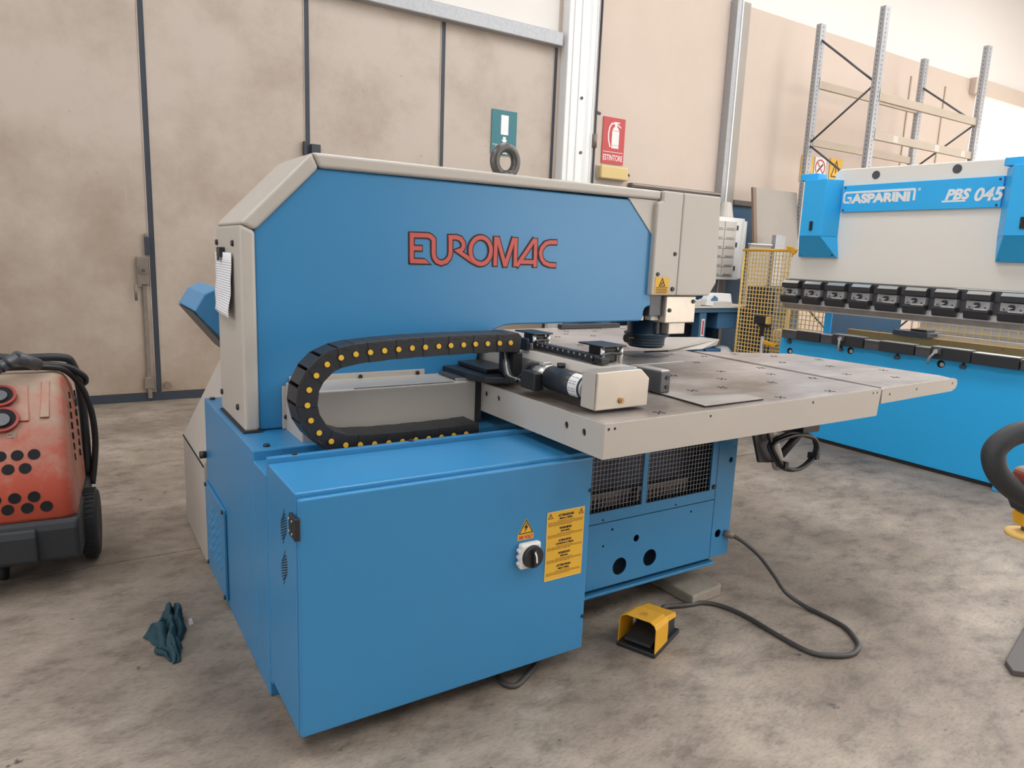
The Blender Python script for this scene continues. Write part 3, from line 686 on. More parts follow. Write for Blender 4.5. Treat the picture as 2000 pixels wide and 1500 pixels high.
for cx in (0.921, 1.062):
    MB().ribbon([(cx-0.010, 0.652), (cx+0.010, 0.652), (cx, 0.670), (cx-0.010, 0.652)], 0.0022, 0, 0.0006, FN).box(cx-0.001, cx+0.001, DY-0.0027, DY-0.002, 0.655, 0.664).build('notice_triangle', INK, nt_)
fr_ = MB()
for r_ in (rect(0.906, 1.078, 0.407, 0.4085), rect(0.906, 1.078, 0.6755, 0.677), rect(0.906, 0.9075, 0.407, 0.677), rect(1.0765, 1.078, 0.407, 0.677)):
    fr_.prism(r_, 'y', DY-0.0028, DY-0.002)
fr_.build('notice_border', mat('cream_border', (0.75, 0.58, 0.3, 1), 0.5), nt_)
# grey guide cover on the frame
gc = MB().prism([(0.602, 0.836), (0.602, 1.056), (0.61, 1.06), (0.828, 1.06), (0.828, 0.836)], 'x', 0.192, 0.945).build('guide_cover', GREY, M, 0.005)
bx('cover_flange', GREY, M, 0.178, 0.208, 0.824, FY, 0.868, 1.045, 0.002)
bx('cover_flange', GREY, M, 0.208, 0.805, 0.822, FY, 1.052, 1.083, 0.002)
for x, zz in ((0.193, 0.918), (0.505, 1.066), (0.770, 1.068)): screw(x, 0.823, zz, s=0.95)
bx('cover_slot', HOLE, M, 0.40, 0.84, 0.606, 0.609, 1.0605, 1.0615)
bx('cover_base_rail', DARK, M, 0.20, 0.945, 0.57, 0.60, 0.832, 0.845)
gp = bx('guide_plate', GUN, M, 0.862, 1.01, 0.64, 0.80, 1.063, 1.073, 0.002)
bx('guide_edge', BRIGHT, gp, 0.862, 0.99, 0.62, 0.638, 1.061, 1.07)
bx('cover_end', DARK, M, 0.946, 0.985, 0.62, 0.82, 0.86, 1.05)
# energy chain with amber pins
PINS = [(1.0, 1.245), (0.947, 1.245), (0.891, 1.245), (0.835, 1.245), (0.781, 1.244), (0.725, 1.243), (0.672, 1.242), (0.616, 1.24), (0.561, 1.239), (0.506, 1.236), (0.45, 1.233), (0.395, 1.229), (0.34, 1.224), (0.285, 1.214), (0.234, 1.192), (0.195, 1.154), (0.169, 1.104), (0.162, 1.049), (0.174, 0.993), (0.203, 0.945), (0.247, 0.909), (0.301, 0.889), (0.357, 0.884), (0.413, 0.881), (0.47, 0.879), (0.526, 0.878), (0.582, 0.878), (0.637, 0.878), (0.693, 0.878), (0.748, 0.879), (0.804, 0.88), (0.859, 0.882)]
ch = MB().prism([(0.985, 1.205), (1.052, 1.20), (1.058, 1.27), (1.04, 1.285), (0.985, 1.285)], 'y', 0.428, 0.552).build('energy_chain', BLACK, M, 0.003, label='black cable chain with amber pins')
def link_mesh(w_, ln):
    lk = MB()
    lk.box(-ln, ln, -w_, w_, 0.02, 0.0380-(0.062-w_)*0.3).box(-0.028, 0.028, -w_+0.001, w_-0.001, -0.0380, -0.026)
    for s_ in (-1, 1):
        lk.box(-ln-0.004, ln+0.004, s_*w_-0.004, s_*w_+0.004, -0.037+(0.062-w_)*0.3, 0.0375-(0.062-w_)*0.3)
        lk.box(-0.012, 0.012, s_*(w_+0.004)-0.0015, s_*(w_+0.004)+0.0012, -0.030, -0.024)
    return lk
lkt = [None, None]; pno = None
for k in range(len(PINS)-1):
    a, b = Vector(PINS[k]), Vector(PINS[k+1]); c = (a+b)/2; d = b-a; ang = math.atan2(d.y, d.x)
    if lkt[k % 2] is None:
        lkt[k % 2] = o = (link_mesh(0.062, 0.030) if k % 2 == 0 else link_mesh(0.0595, 0.034)).build('chain_link', BLACK, ch, 0.002, world=False)
    else: o = share(lkt[k % 2], 'chain_link', (0, 0, 0), (0, 0, 0), ch)
    if pno is None: pno = pn = MB().cyl((0, 0, 0), (0, -0.004, 0), 0.0105, 14, 0.0095).build('pin', PIN, ch, world=False)
    else: pn = share(pno, 'pin', (0, 0, 0), (0, 0, 0), ch)
    off = wloc(M)
    o.location = Vector((c.x, 0.49, c.y))-off; o.rotation_euler = (0, -ang, 0)
    # dark collar of the pin is part of the link side; the pin sits proud of it
    pn.location = Vector((a.x, 0.4215, a.y))-off
# carriage: beam, end box, motor, clamps
cbm = MB().prism([(1.125, 1.085), (1.125, 1.165), (1.145, 1.197), (1.29, 1.197), (1.29, 1.085)], 'y', -0.03, 1.5).build('carriage_beam', GREY, M, 0.004, tilt=True)
bx('beam_slot', HOLE, cbm, 1.19, 1.265, -0.02, 0.0, 1.1965, 1.1975, tilt=True)
bx('beam_hole', HOLE, cbm, 1.165, 1.185, 0.08, 0.10, 1.1965, 1.1975, tilt=True)
bx('beam_ledge', GREY, M, 1.29, 1.33, -0.02, 1.5, 1.085, 1.175, 0.004, tilt=True)
eb = MB().prism([(1.038, 1.062), (1.287, 1.062), (1.290, 1.166), (1.248, 1.203), (1.040, 1.200)], 'y', -0.10, -0.02).build('end_box', POLISH, M, 0.004, tilt=True)
bx('end_box_side', GREY, M, 1.034, 1.0365, -0.095, -0.02, 1.066, 1.198, tilt=True)
MB().cyl((1.155, -0.10, 1.092), (1.155, -0.108, 1.092), 0.011, 12).cyl((1.155, -0.106, 1.092), (1.155, -0.112, 1.092), 0.006, 8).build('lock_screw', mat('brass', (0.45, 0.25, 0.1, 1), 0.3, metal=0.7), eb, tilt=True)
mo = MB().cyl((1.072, 0.225, 1.127), (1.072, -0.005, 1.127), 0.047, 28).build('motor', mat('motor_black', (0.022, 0.025, 0.032, 1), 0.4), M, tilt=True)
MB().cyl((1.072, 0.002, 1.127), (1.072, -0.018, 1.127), 0.043, 24).build('motor_flange', GALV, mo, tilt=True)
MB().cyl((1.072, 0.295, 1.127), (1.072, 0.225, 1.127), 0.049, 28).build('motor_collar', BRIGHT, mo, tilt=True)
MB().cyl((1.072, 0.36, 1.127), (1.072, 0.295, 1.127), 0.044, 28).build('motor_encoder', BLACK, mo, tilt=True)
# curved white label on the motor
lbm = MB(); nn = 14
vv = []
for i in range(nn+1):
    t = math.radians(100+125*i/nn)
    for yy in (0.0, 0.055): vv.append((1.072+0.0476*math.cos(t), yy, 1.127+0.0476*math.sin(t)))
lbm.add(vv, [(2*i, 2*i+1, 2*i+3, 2*i+2) for i in range(nn)], True)
ml = lbm.build('motor_label', WHITEP, mo, tilt=True)
lm = MB()
for i in range(2, 12):
    t0, t1 = math.radians(105+11*i), math.radians(105+11*i+4)
    for y0, y1 in ((0.008, 0.03), (0.034, 0.05)):
        if (i*7) % 3: lm.add([(1.072+0.0479*math.cos(t), yy, 1.127+0.0479*math.sin(t)) for t in (t0, t1) for yy in (y0, y1)], [(0, 1, 3, 2)])
lm.build('label_print', mat('grey_ink', (0.25, 0.25, 0.27, 1), 0.6), ml, tilt=True)
bx('motor_connector', BLACK, M, 0.992, 1.04, 0.225, 0.325, 1.078, 1.15, 0.006, tilt=True)
bx('connector_clip', BRIGHT, M, 1.045, 1.085, 0.24, 0.275, 1.172, 1.188, 0.004, tilt=True)
MB().cyl((1.10, 0.20, 1.17), (1.10, 0.20, 1.188), 0.017, 14).build('connector_cap', BLACK, M, tilt=True)
MB().tube(cat([(1.0, 0.36, 1.10), (1.03, 0.32, 1.165), (1.075, 0.26, 1.178)], 6), 0.005, 8).build('motor_cable', BLACK, M, tilt=True)
for dx in (0, 0.012, 0.024):
    MB().tube(cat([(1.0+dx, 0.49, 1.23), (0.995+dx, 0.47, 1.17), (0.982+dx, 0.42, 1.11), (0.99+dx, 0.34, 1.10)], 6), 0.0075, 8).build('chain_cable', GALV if dx == 0.012 else BLACK, M)
# chain bracket and black guide block
MB().prism([(0.90, 0.86), (0.905, 0.62), (0.93, 0.50), (1.02, 0.45), (1.10, 0.50), (1.12, 0.86)], 'z', 1.066, 1.094).build('guide_block', BLACK, M, 0.004, tilt=True)
bx('guide_block_rib', BLACK, M, 0.97, 1.10, 0.56, 0.82, 1.095, 1.115, 0.004, tilt=True)
bx('chain_bracket', BLACK, M, 1.03, 1.075, 0.44, 0.56, 1.10, 1.20, 0.004)
MB().box(1.125, 1.14, 0.49, 0.55, 1.197, 1.25).build('chain_bracket', BLACK, M, 0.003)
# flat chain along the beam
fc = bx('flat_chain', BLACK, M, 1.165, 1.205, 0.035, 0.09, 1.202, 1.225, 0.003, tilt=True)
fl0 = None
for i in range(26):
    yy = 0.095+i*0.037
    if fl0 is None: fl0 = MB().box(-0.02, 0.02, -0.017, 0.017, -0.017, 0.012).build('chain_link', BLACK, fc, 0.003, world=False); o = fl0
    else: o = share(fl0, 'chain_link', (0, 0, 0), (0, 0, 0), fc)
    o.location = Vector((1.185, yy, 1.222))-wloc(M)
    e = bx('link_clip', GALV, fc, 1.164, 1.168, yy-0.004, yy+0.006, 1.222, 1.230)
def clamp(y0, y1, x0=1.192, x1=1.312, n=0):
    q = bx('clamp', BLACK, M, x0+0.03, x1-0.02, y0+0.03, y1-0.03, 1.20, 1.258, 0.004, tilt=True)
    bx('clamp_plate', BLACK, q, x0, x1, y0, y1, 1.262, 1.268, 0.002, tilt=True)
    for xx in (x0+0.015, x1-0.012): MB().cyl((xx, y0+0.02, 1.19), (xx, y0+0.02, 1.262), 0.009, 10).build('clamp_rod', BRIGHT, q, tilt=True)
    MB().cyl((x1-0.012, y1-0.03, 1.19), (x1-0.012, y1-0.03, 1.262), 0.009, 10).build('clamp_rod', BRIGHT, q, tilt=True)
    MB().tube(cat([(1.165, y0-0.02, 1.235), (x0+0.03, y0+0.0, 1.24), (x1-0.02, y0+0.01, 1.235), (x1+0.012, y0+0.06, 1.235), (x1, y1-0.03, 1.24)], 6), 0.006, 8).build('clamp_hose', BLACK, q, tilt=True)
    bx('hose_fitting', BRIGHT, q, x0-0.01, x0+0.02, y0+0.0, y0+0.02, 1.2, 1.225, 0.003, tilt=True)
clamp(0.062, 0.218); clamp(0.50, 0.66, 1.17, 1.27)
# work table
def tplate(name, poly, z0=1.030, z1=1.049, m=TABLE_STEEL, parent=None, bev=0.002):
    return MB().prism(poly, 'z', z0, z1).build(name, m, parent or M, bev, tilt=True)
tplate('table_panel', [(0.988, -0.215), (2.628, -0.212), (2.655, 0.735), (2.02, 0.735), (1.30, 0.735), (1.30, 0.64), (0.988, 0.64)])
tplate('table_strip', [(1.30, 0.739), (2.655, 0.739), (2.70, 1.12), (1.30, 1.12)])
MB().prism([(1.95, 0.735), (2.34, 0.739), (2.34, 0.751), (1.95, 0.747)], 'z', 1.049, 1.0515).build('table_edge_strip', BRIGHT, M, tilt=True)
tplate('table_panel', [(0.99, 1.125), (2.72, 1.125), (3.16, 2.06), (3.40, 2.40), (2.54, 2.41), (0.99, 2.41)])
bx('rear_table_skirt', GREY, M, 0.99, 2.7, 2.38, 2.41, 0.92, 1.03, tilt=True)
bx('rear_table_beam', GREY, M, 1.35, 1.45, 0.9, 2.38, 0.90, 1.03, tilt=True); bx('rear_table_leg', GREY, M, 1.5, 1.6, 2.25, 2.35, 0.0, 1.03)
MB().prism([(2.66, -0.20), (3.305, -0.188), (3.335, -0.12), (3.274, 0.729), (2.722, 1.034)], 'z', 1.030, 1.049).build('extension_panel', TABLE_STEEL, M, 0.002, tilt=True)
es = plate([(2.655, 0.973), (3.29, 0.985), (3.325, 1.0), (3.335, 1.02), (3.325, 1.044), (3.30, 1.05), (2.668, 1.046), (2.655, 1.04)], [circ(2.72, 1.013, 0.007, 10), circ(2.95, 1.02, 0.007, 10), circ(3.285, 1.025, 0.007, 10)], 0.012, FRONT(-0.20)).build('extension_skirt', GREY, M, tilt=True)
bx('extension_arm', GREY, M, 2.645, 2.70, -0.18, 0.9, 0.98, 1.028, tilt=True)
fs = plate([(0.985, 0.922), (2.615, 0.922), (2.628, 1.047), (0.985, 1.047)], [circ(1.004, 1.027, 0.006, 10), circ(1.031, 1.027, 0.006, 10), circ(1.502, 1.026, 0.006, 10), circ(2.125, 1.026, 0.007, 10), circ(2.565, 1.032, 0.006, 10), circ(2.597, 1.032, 0.006, 10)], 0.006, FRONT(-0.216)).build('front_skirt', GREY, M, tilt=True)
bx('skirt_backing', DARK, M, 0.995, 2.62, -0.214, -0.208, 0.925, 1.025, tilt=True)
ls = plate([(-0.64, 0.922), (0.221, 0.922), (0.221, 1.047), (-0.64, 1.047)], [circ(0.113, 0.994, 0.012, 14, 0.014), circ(0.009, 0.997, 0.012, 14, 0.014), circ(-0.576, 1.004, 0.012, 14), circ(-0.473, 1.003, 0.012, 14), circ(-0.625, 1.02, 0.007, 10), circ(-0.625, 0.945, 0.007, 10)], 0.006, LEFT(0.989)).build('side_skirt', GREY, M, tilt=True)
bx('skirt_backing', DARK, M, 0.991, 0.995, -0.21, 0.635, 0.925, 1.04, tilt=True)
bx('table_beam', DARK, M, 1.02, 2.55, 0.30, 0.42, 0.905, 1.028, tilt=True); bx('table_beam', DARK, M, 1.02, 1.10, -0.15, 0.6, 0.93, 1.028, tilt=True)
bx('table_beam', DARK, M, 1.6, 1.75, -0.15, 0.86, 0.90, 1.028, tilt=True); bx('table_beam', DARK, M, 2.40, 2.50, -0.15, 0.86, 0.95, 1.028, tilt=True)
DOTS = [(2.382, 0.69), (2.272, 0.416), (2.095, 0.255), (1.92, 0.098), (1.733, 0.096), (1.935, 0.415), (2.477, 0.981), (2.613, 0.847), (2.88, 0.849), (2.259, 0.971), (2.305, 1.05), (2.627, 1.51), (3.044, 0.696), (2.875, 0.507), (3.2, 0.499), (3.025, 0.309), (2.851, 0.099), (3.196, 0.106), (3.021, -0.061), (2.578, 0.416), (2.456, 0.255), (2.256, 0.093), (2.565, 0.095), (2.323, -0.183+0.02), (1.98, -0.165), (2.588, 2.169), (2.482, 2.03), (2.32, 1.906), (2.827, 2.131), (2.61, 1.882), (2.979, 2.274), (3.157, 2.2), (1.285, -0.169), (1.6, 0.25), (1.75, 0.55), (2.2, 1.5), (2.4, 1.3)]
b0 = None
for x, yy in DOTS:
    if b0 is None:
        g = MB()
        for a in (0.4, 0.4+PI/2, 0.4+PI, 0.4+PI*1.5):
            c, s_ = math.cos(a), math.sin(a)
            g.prism([(0.008*c-0.005*s_, 0.008*s_+0.005*c), (0.008*c+0.005*s_, 0.008*s_-0.005*c), (0.024*c+0.004*s_, 0.024*s_-0.004*c), (0.024*c-0.004*s_, 0.024*s_+0.004*c)], 'z', 0.0, 0.0008)
        b0 = g.build('ball_unit', HOLE, M, world=False); o = b0
    else: o = share(b0, 'ball_unit', (0, 0, 0), (0, 0, random.uniform(-0.3, 0.3)), M)
    o.location = Vector((x, yy, 1.0492+0.0075*(x-0.985)))-M.location
# bent guard sheet behind the tool
A, B, Cc, D, E_, Fp, G, H = (2.36, 1.09, 1.072), (2.95, 1.62, 1.075), (3.22, 1.42, 1.09), (2.56, 1.075, 1.072), (3.13, 1.2, 1.105), (3.10, 1.19, 1.07), (2.86, 1.10, 1.064), (2.555, 1.09, 1.062)
def sheet(name, pts, t, parent):
    m = MB(); P3 = [Vector(q) for q in pts]; nrm = (P3[1]-P3[0]).cross(P3[2]-P3[0]).normalized()*t; k = len(P3)
    m.add(P3+[q-nrm for q in P3], [tuple(range(k)), tuple(range(2*k-1, k-1, -1))]+[(i, i+k, (i+1)%k+k, (i+1)%k) for i in range(k)]); return m.build(name, GREY, parent)
gs = sheet('guard_sheet', [A, D, Cc, B], 0.003, M); sheet('guard_skirt', [H, G, Fp, E_, Cc, D], 0.003, M)
bx('rear_guide', DARK, M, 2.62, 3.2, 2.28, 2.33, 1.065, 1.10, 0.004)
# under the table: bracket, tube, cable coil
MB().prism([(2.04, 0.92), (2.13, 0.702), (2.235, 0.69), (2.20, 0.80), (2.155, 0.92)], 'y', 0.02, 0.035).build('hanging_bracket', DARK, M, 0.002)
MB().cyl((2.145, 0.03, 0.925), (2.29, 0.03, 0.66), 0.030, 16).build('hanging_tube', BEIGE, M)
MB().cyl((2.50, 0.03, 0.87), (2.275, 0.03, 0.70), 0.019, 4).build('hanging_strut', DARK, M)
bx('junction_box', DARK, M, 2.40, 2.53, 0.0, 0.10, 0.815, 0.925, 0.004)
q = []
for dr_ in (0, 0.008): q.append([(2.14+0.01, -0.03, 0.80), (2.27, -0.03, 0.825+dr_), (2.37, -0.03, 0.82), (2.46, -0.03, 0.79+dr_), (2.487+dr_, -0.03, 0.73), (2.44, -0.03, 0.68-dr_), (2.345, -0.03, 0.655-dr_), (2.245, -0.03, 0.685-dr_), (2.18-dr_, -0.03, 0.745)])
MB().tube(cat(q[0], 6, True), 0.009, 8, True).tube([(v.x, v.y+0.018, v.z) for v in cat(q[1], 6, True)], 0.009, 8, True).tube(cat([(2.15, -0.02, 0.80), (2.14, 0.0, 0.86), (2.16, 0.01, 0.93)], 4), 0.009, 8).build('cable_coil', BLACK, M)
for x, zz in ((2.245, 0.69), (2.475, 0.705)): bx('cable_tie', BLACK, M, x-0.012, x+0.012, -0.045, 0.005, zz-0.014, zz+0.014)
# control console and rear housing
MB().prism([(-0.045, 1.296), (0.0, 1.372), (0.06, 1.40), (0.20, 1.34), (0.20, 1.08), (0.13, 1.08), (-0.03, 1.27)], 'y', 1.45, 1.95).build('control_console', mat('console_blue', (0.06, 0.24, 0.46, 1), 0.4), M, 0.006)
MB().prism([(-0.052, 1.292), (-0.03, 1.268), (0.14, 1.085), (0.12, 1.075)], 'y', 1.445, 1.955).build('console_edge', GUN, M)
bx('console_arm', GREY, M, 0.2, 0.3, 1.3, 1.75, 1.1, 1.25, 0.005)
rc = MB().prism([(-0.014, 0.02), (-0.014, 0.525), (0.40, 1.36), (1.1, 1.36), (1.1, 0.02)], 'y', 1.58, 2.259).build('rear_housing', GREY, M, 0.004)
bx('housing_groove', HOLE, rc, -0.016, -0.013, 1.58, 2.255, 0.518, 0.528)
bx('housing_foot', DARK, M, 0.01, 1.08, 1.60, 2.24, 0.0, 0.02)
# ---- things on the machine
pm = MB(); vv = []; ny, nz = 8, 16
for j in range(nz+1):
    for i in range(ny+1):
        u, v = i/ny, j/nz
        yy = 1.265-0.335*u; zz = 1.565-0.245*v-0.012*u*v
        xx = 0.024-0.004-0.016*v*v*(0.4+0.6*u)-0.006*math.sin(v*7+u*2)**2*v
        vv.append((xx, yy, zz))
pm.add(vv, [(j*(ny+1)+i, j*(ny+1)+i+1, (j+1)*(ny+1)+i+1, (j+1)*(ny+1)+i) for j in range(nz) for i in range(ny)], True)
pm.v = [(x, yy-1.1, zz-1.32) for x, yy, zz in pm.v]
ps = pm.build('paper_sheet', PAPER, None, world=False); ps.location = (0, 1.1, 1.32)
ps.modifiers.new('thick', 'SOLIDIFY').thickness = 0.0008
tag(ps, 'white printed sheet hanging on the side of the grey machine column', 'paper')
tag(MB().box(0.006, 0.028, 1.10, 1.165, 1.545, 1.585).box(0.004, 0.010, 1.115, 1.15, 1.53, 1.56).build('magnet_clip', BLACK, None, 0.003), 'small black clip holding the white sheet to the grey column', 'clip')
SSP = [(1.515, -0.178), (1.86, -0.176), (1.864, -0.078), (1.62, -0.02), (1.60, 0.145), (1.53, 0.145)]
ss = MB().prism(SSP, 'z', 1.0545, 1.0575).build('steel_sheet', STEEL, None, 0.001, tilt=True); MB().prism([(x+0.006, y_+0.006) for x, y_ in SSP], 'z', 1.0495, 1.0543).build('sheet_shadow', RUBBER, ss, tilt=True); tag(ss, 'thin grey steel sheet lying near the front edge of the punching table', 'sheet')  # black underlay added as the shadow along the sheet edges
sb = thing('stop_block', 'dark steel stop block with bright top beside the motor end box', 'block', (1.53, 0.1, 1.0625))
MB().prism([(1.51, 0.22), (1.575, 0.22), (1.575, 0.075), (1.52, 0.075)], 'z', 1.0625, 1.150).build('block_body', GUN, sb, 0.004)
MB().prism([(1.515, 0.215), (1.57, 0.215), (1.57, 0.08), (1.525, 0.08)], 'z', 1.1505, 1.156).build('block_top', BRIGHT, sb, 0.001)
MB().cyl((1.556, 0.075, 1.125), (1.556, 0.070, 1.125), 0.009, 10).cyl((1.556, 0.075, 1.085), (1.556, 0.070, 1.085), 0.009, 10).build('block_screw', DARK, sb)

# ------------------------------------------------------------------ floor things
cbk = thing('concrete_block', 'worn concrete block under the right front corner of the blue base', 'block', (2.0, 0.3, 0))
MB().prism([(1.875, 0.115), (2.09, 0.135), (2.11, 0.155), (2.11, 0.62), (1.875, 0.62)], 'z', 0, 0.055).build('block', CONC, cbk, 0.008)
fpd = thing('foot_pedal', 'yellow hooded foot pedal with black base and long grey cable', 'pedal', (1.376, -0.048, 0), math.radians(-67))
# local: x across the mouth, y into the pedal
ho = MB(); Wd, Hh, Dp, T = 0.085, 0.152, 0.15, 0.004
prof = [(-Wd, 0.02), (-Wd+0.002, Hh-0.03), (-Wd+0.010, Hh-0.010), (-Wd+0.03, Hh), (Wd-0.03, Hh), (Wd-0.010, Hh-0.010), (Wd-0.002, Hh-0.03), (Wd, 0.02)]
prof_i = [(x*(1-T/Wd*1.0), z-T if z > Hh-0.02 else z) for x, z in prof]
def loft(p_out, p_in, y0, y1, sc1=1.0, dz=0.0):
    n = len(p_out); v = []
    for pr, yy, s1, d in ((p_out, y0, 1, 0), (p_out, y1, sc1, dz), (p_in, y0, 1, 0), (p_in, y1, sc1, dz)): v += [(x*s1, yy, z*(1-d)) for x, z in pr]
    f = []
    for i in range(n-1):
        f += [(i, i+1, n+i+1, n+i), (2*n+i, 3*n+i, 3*n+i+1, 2*n+i+1), (i, 2*n+i, 2*n+i+1, i+1), (n+i, n+i+1, 3*n+i+1, 3*n+i)]
    f += [(0, n, 3*n, 2*n), (n-1, 3*n-1, 4*n-1, 2*n-1)]
    return v, f
v, f = loft(prof, prof_i, 0.0, 0.135, 0.98, 0.12); ho.add(v, f)
ho.hexa([(-0.074, 0.125, 0.10), (0.074, 0.125, 0.10), (0.07, 0.255, 0.075), (-0.07, 0.255, 0.075), (-0.068, 0.125, 0.126), (0.068, 0.125, 0.126), (0.064, 0.255, 0.095), (-0.064, 0.255, 0.095)])
ho.build('hood', YEL, fpd, 0.002, world=False)
hi = MB().hexa([(-0.068, 0.137, 0), (0.068, 0.137, 0), (0.068, 0.25, 0), (-0.068, 0.25, 0), (-0.068, 0.137, 0.098), (0.068, 0.137, 0.098), (0.066, 0.25, 0.075), (-0.066, 0.25, 0.075)]).build('switch_body', BLACK, fpd, 0.004, world=False)
MB().box(-Wd-0.002, Wd+0.002, -0.004, 0.262, 0.0, 0.02).build('base', BLACK, fpd, 0.004, world=False)
MB().hexa([(-0.06, 0.01, 0.03), (0.06, 0.01, 0.03), (0.06, 0.132, 0.055), (-0.06, 0.132, 0.055), (-0.06, 0.01, 0.042), (0.06, 0.01, 0.042), (0.06, 0.132, 0.07), (-0.06, 0.132, 0.07)]).build('treadle', RUBBER, fpd, 0.003, world=False)
MB().cyl((-0.02, 0.255, 0.05), (-0.02, 0.285, 0.05), 0.014, 12).build('cable_gland', BLACK, fpd, world=False)
em = MB().ribbon([(-0.015, 0.045), (0.0, 0.06), (0.015, 0.045)], 0.006, 0, 0.001, lambda a, b, d: (a, b, Hh*(1-0.889*b)+d)).ribbon([(-0.015, 0.065), (0.0, 0.08), (0.015, 0.065)], 0.006, 0, 0.001, lambda a, b, d: (a, b, Hh*(1-0.889*b)+d))
em.build('embossed_mark', mat('dark_yellow', (0.42, 0.19, 0.01, 1), 0.5), fpd, world=False)
cp = [(2.152, 0.165, 0.295), (2.20, 0.12, 0.265), (2.26, 0.06, 0.20), (2.31, 0.0, 0.11), (2.33, -0.06, 0.045), (2.35, -0.15, 0.014), (2.355, -0.225, 0.011), (2.345, -0.36, 0.011), (2.285, -0.455, 0.011), (2.232, -0.497, 0.011), (2.151, -0.511, 0.011), (2.075, -0.479, 0.011), (2.016, -0.412, 0.011), (2.01, -0.262, 0.011), (2.02, -0.089, 0.011), (2.0, 0.035, 0.011), (1.945, 0.105, 0.011), (1.855, 0.125, 0.013), (1.76, 0.10, 0.02), (1.70, 0.05, 0.03), (1.65, 0.04, 0.05)]
R0 = Matrix.Rotation(math.radians(67), 4, 'Z')
cpl = [R0 @ (Vector(c)-Vector((1.376, -0.048, 0))) for c in cp]
cpl[-1] = Vector((-0.02, 0.28, 0.05)); cpl[-2] = Vector((-0.025, 0.33, 0.04)); cpl[-3] = Vector((-0.045, 0.41, 0.02))
MB().tube(cat(cpl, 8), 0.0105, 10).build('cable', CABLE, fpd, world=False)
MB().cyl(cpl[0]-R0.to_3x3() @ Vector((0.02, -0.02, -0.005)), cpl[0]+R0.to_3x3() @ Vector((0.012, -0.012, -0.006)), 0.017, 12).build('cable_plug', LATCH, fpd, world=False)
pc = MB().tube(cat([(1.075, 0.15, 0.011), (1.0, 0.10, 0.011), (0.95, 0.06, 0.011), (0.87, 0.01, 0.011), (0.80, -0.02, 0.011), (0.77, 0.02, 0.011), (0.78, 0.07, 0.011), (0.82, 0.13, 0.011)], 6), 0.011, 8).build('power_cable', CABLE, None)
tag(pc, 'dark cable on the floor under the cabinet door of the machine', 'cable')
# rag: crumpled cloth
rg = MB(); nu, nv = 30, 46; vv = []
from mathutils import noise as mn
def lerp_tab(tab, v):
    for (v0, x0), (v1, x1) in zip(tab, tab[1:]):
        if v <= v1: return x0+(x1-x0)*(v-v0)/(v1-v0)
    return tab[-1][1]
RL = [(0, -0.285), (0.12, -0.295), (0.18, -0.325), (0.35, -0.318), (0.55, -0.35), (0.62, -0.30), (0.8, -0.272), (1, -0.262)]
RR = [(0, -0.245), (0.25, -0.232), (0.5, -0.198), (0.8, -0.19), (1, -0.205)]
def rag(u, v):
    x0, x1 = lerp_tab(RL, v), lerp_tab(RR, v)
    x = x0+(x1-x0)*u; yy = 0.775+0.40*v+0.05*math.sin(u*PI)*(v-0.5)
    e = min(u, 1-u, v, 1-v)
    h = 0.012+0.055*(math.sin(PI*u)**0.7)*(0.45+0.55*math.sin(PI*v))
    h += 0.022*math.sin(u*17+v*9+3*mn.noise(Vector((u*2, v*3, 2.2))))+0.03*mn.noise(Vector((u*5, v*9, 7.7)))
    h -= 0.035*math.exp(-((u-0.45-0.25*(v-0.5))/0.09)**2)*(1 if v < 0.7 else 0.3)
    h *= min(1.0, 0.12+e*6)
    return (x+0.012*mn.noise(Vector((u*6, v*8, 5.1))), yy+0.02*mn.noise(Vector((u*6, v*6, 9.3))), max(0.004, h))
for j in range(nv+1):
    for i in range(nu+1): vv.append(rag(i/nu, j/nv))
rg.add(vv, [(j*(nu+1)+i, j*(nu+1)+i+1, (j+1)*(nu+1)+i+1, (j+1)*(nu+1)+i) for j in range(nv) for i in range(nu)], True)
ro = rg.build('rag', RAGM, None); tag(ro, 'crumpled dark teal rag on the floor left of the machine', 'rag')
so = ro.modifiers.new('thick', 'SOLIDIFY'); so.thickness = 0.003; so.offset = 1
sp = MB().hexa([(-0.178, 1.02, 0), (-0.158, 1.025, 0), (-0.158, 1.065, 0), (-0.180, 1.06, 0), (-0.173, 1.03, 0.02), (-0.164, 1.032, 0.024), (-0.164, 1.055, 0.014), (-0.174, 1.055, 0.012)]).build('paper_scrap', WHITEP, None, 0.002)
tag(sp, 'tiny crumpled white scrap beside the teal rag', 'scrap')
fst = MB().prism([(2.62, -0.92), (2.68, -0.868), (3.35, -0.71), (3.40, -0.90), (2.75, -1.05)], 'z', 0, 0.025).build('floor_strip', STRIP, None, 0.004)
tag(fst, 'dark grey flat strip on the floor at the bottom right corner', 'strip')

# ------------------------------------------------------------------ pressure washer
W = thing('pressure_washer', 'dusty red pressure washer with black wheels at the left edge', 'pressure washer', (-0.820, 1.657, 0), math.radians(-6))
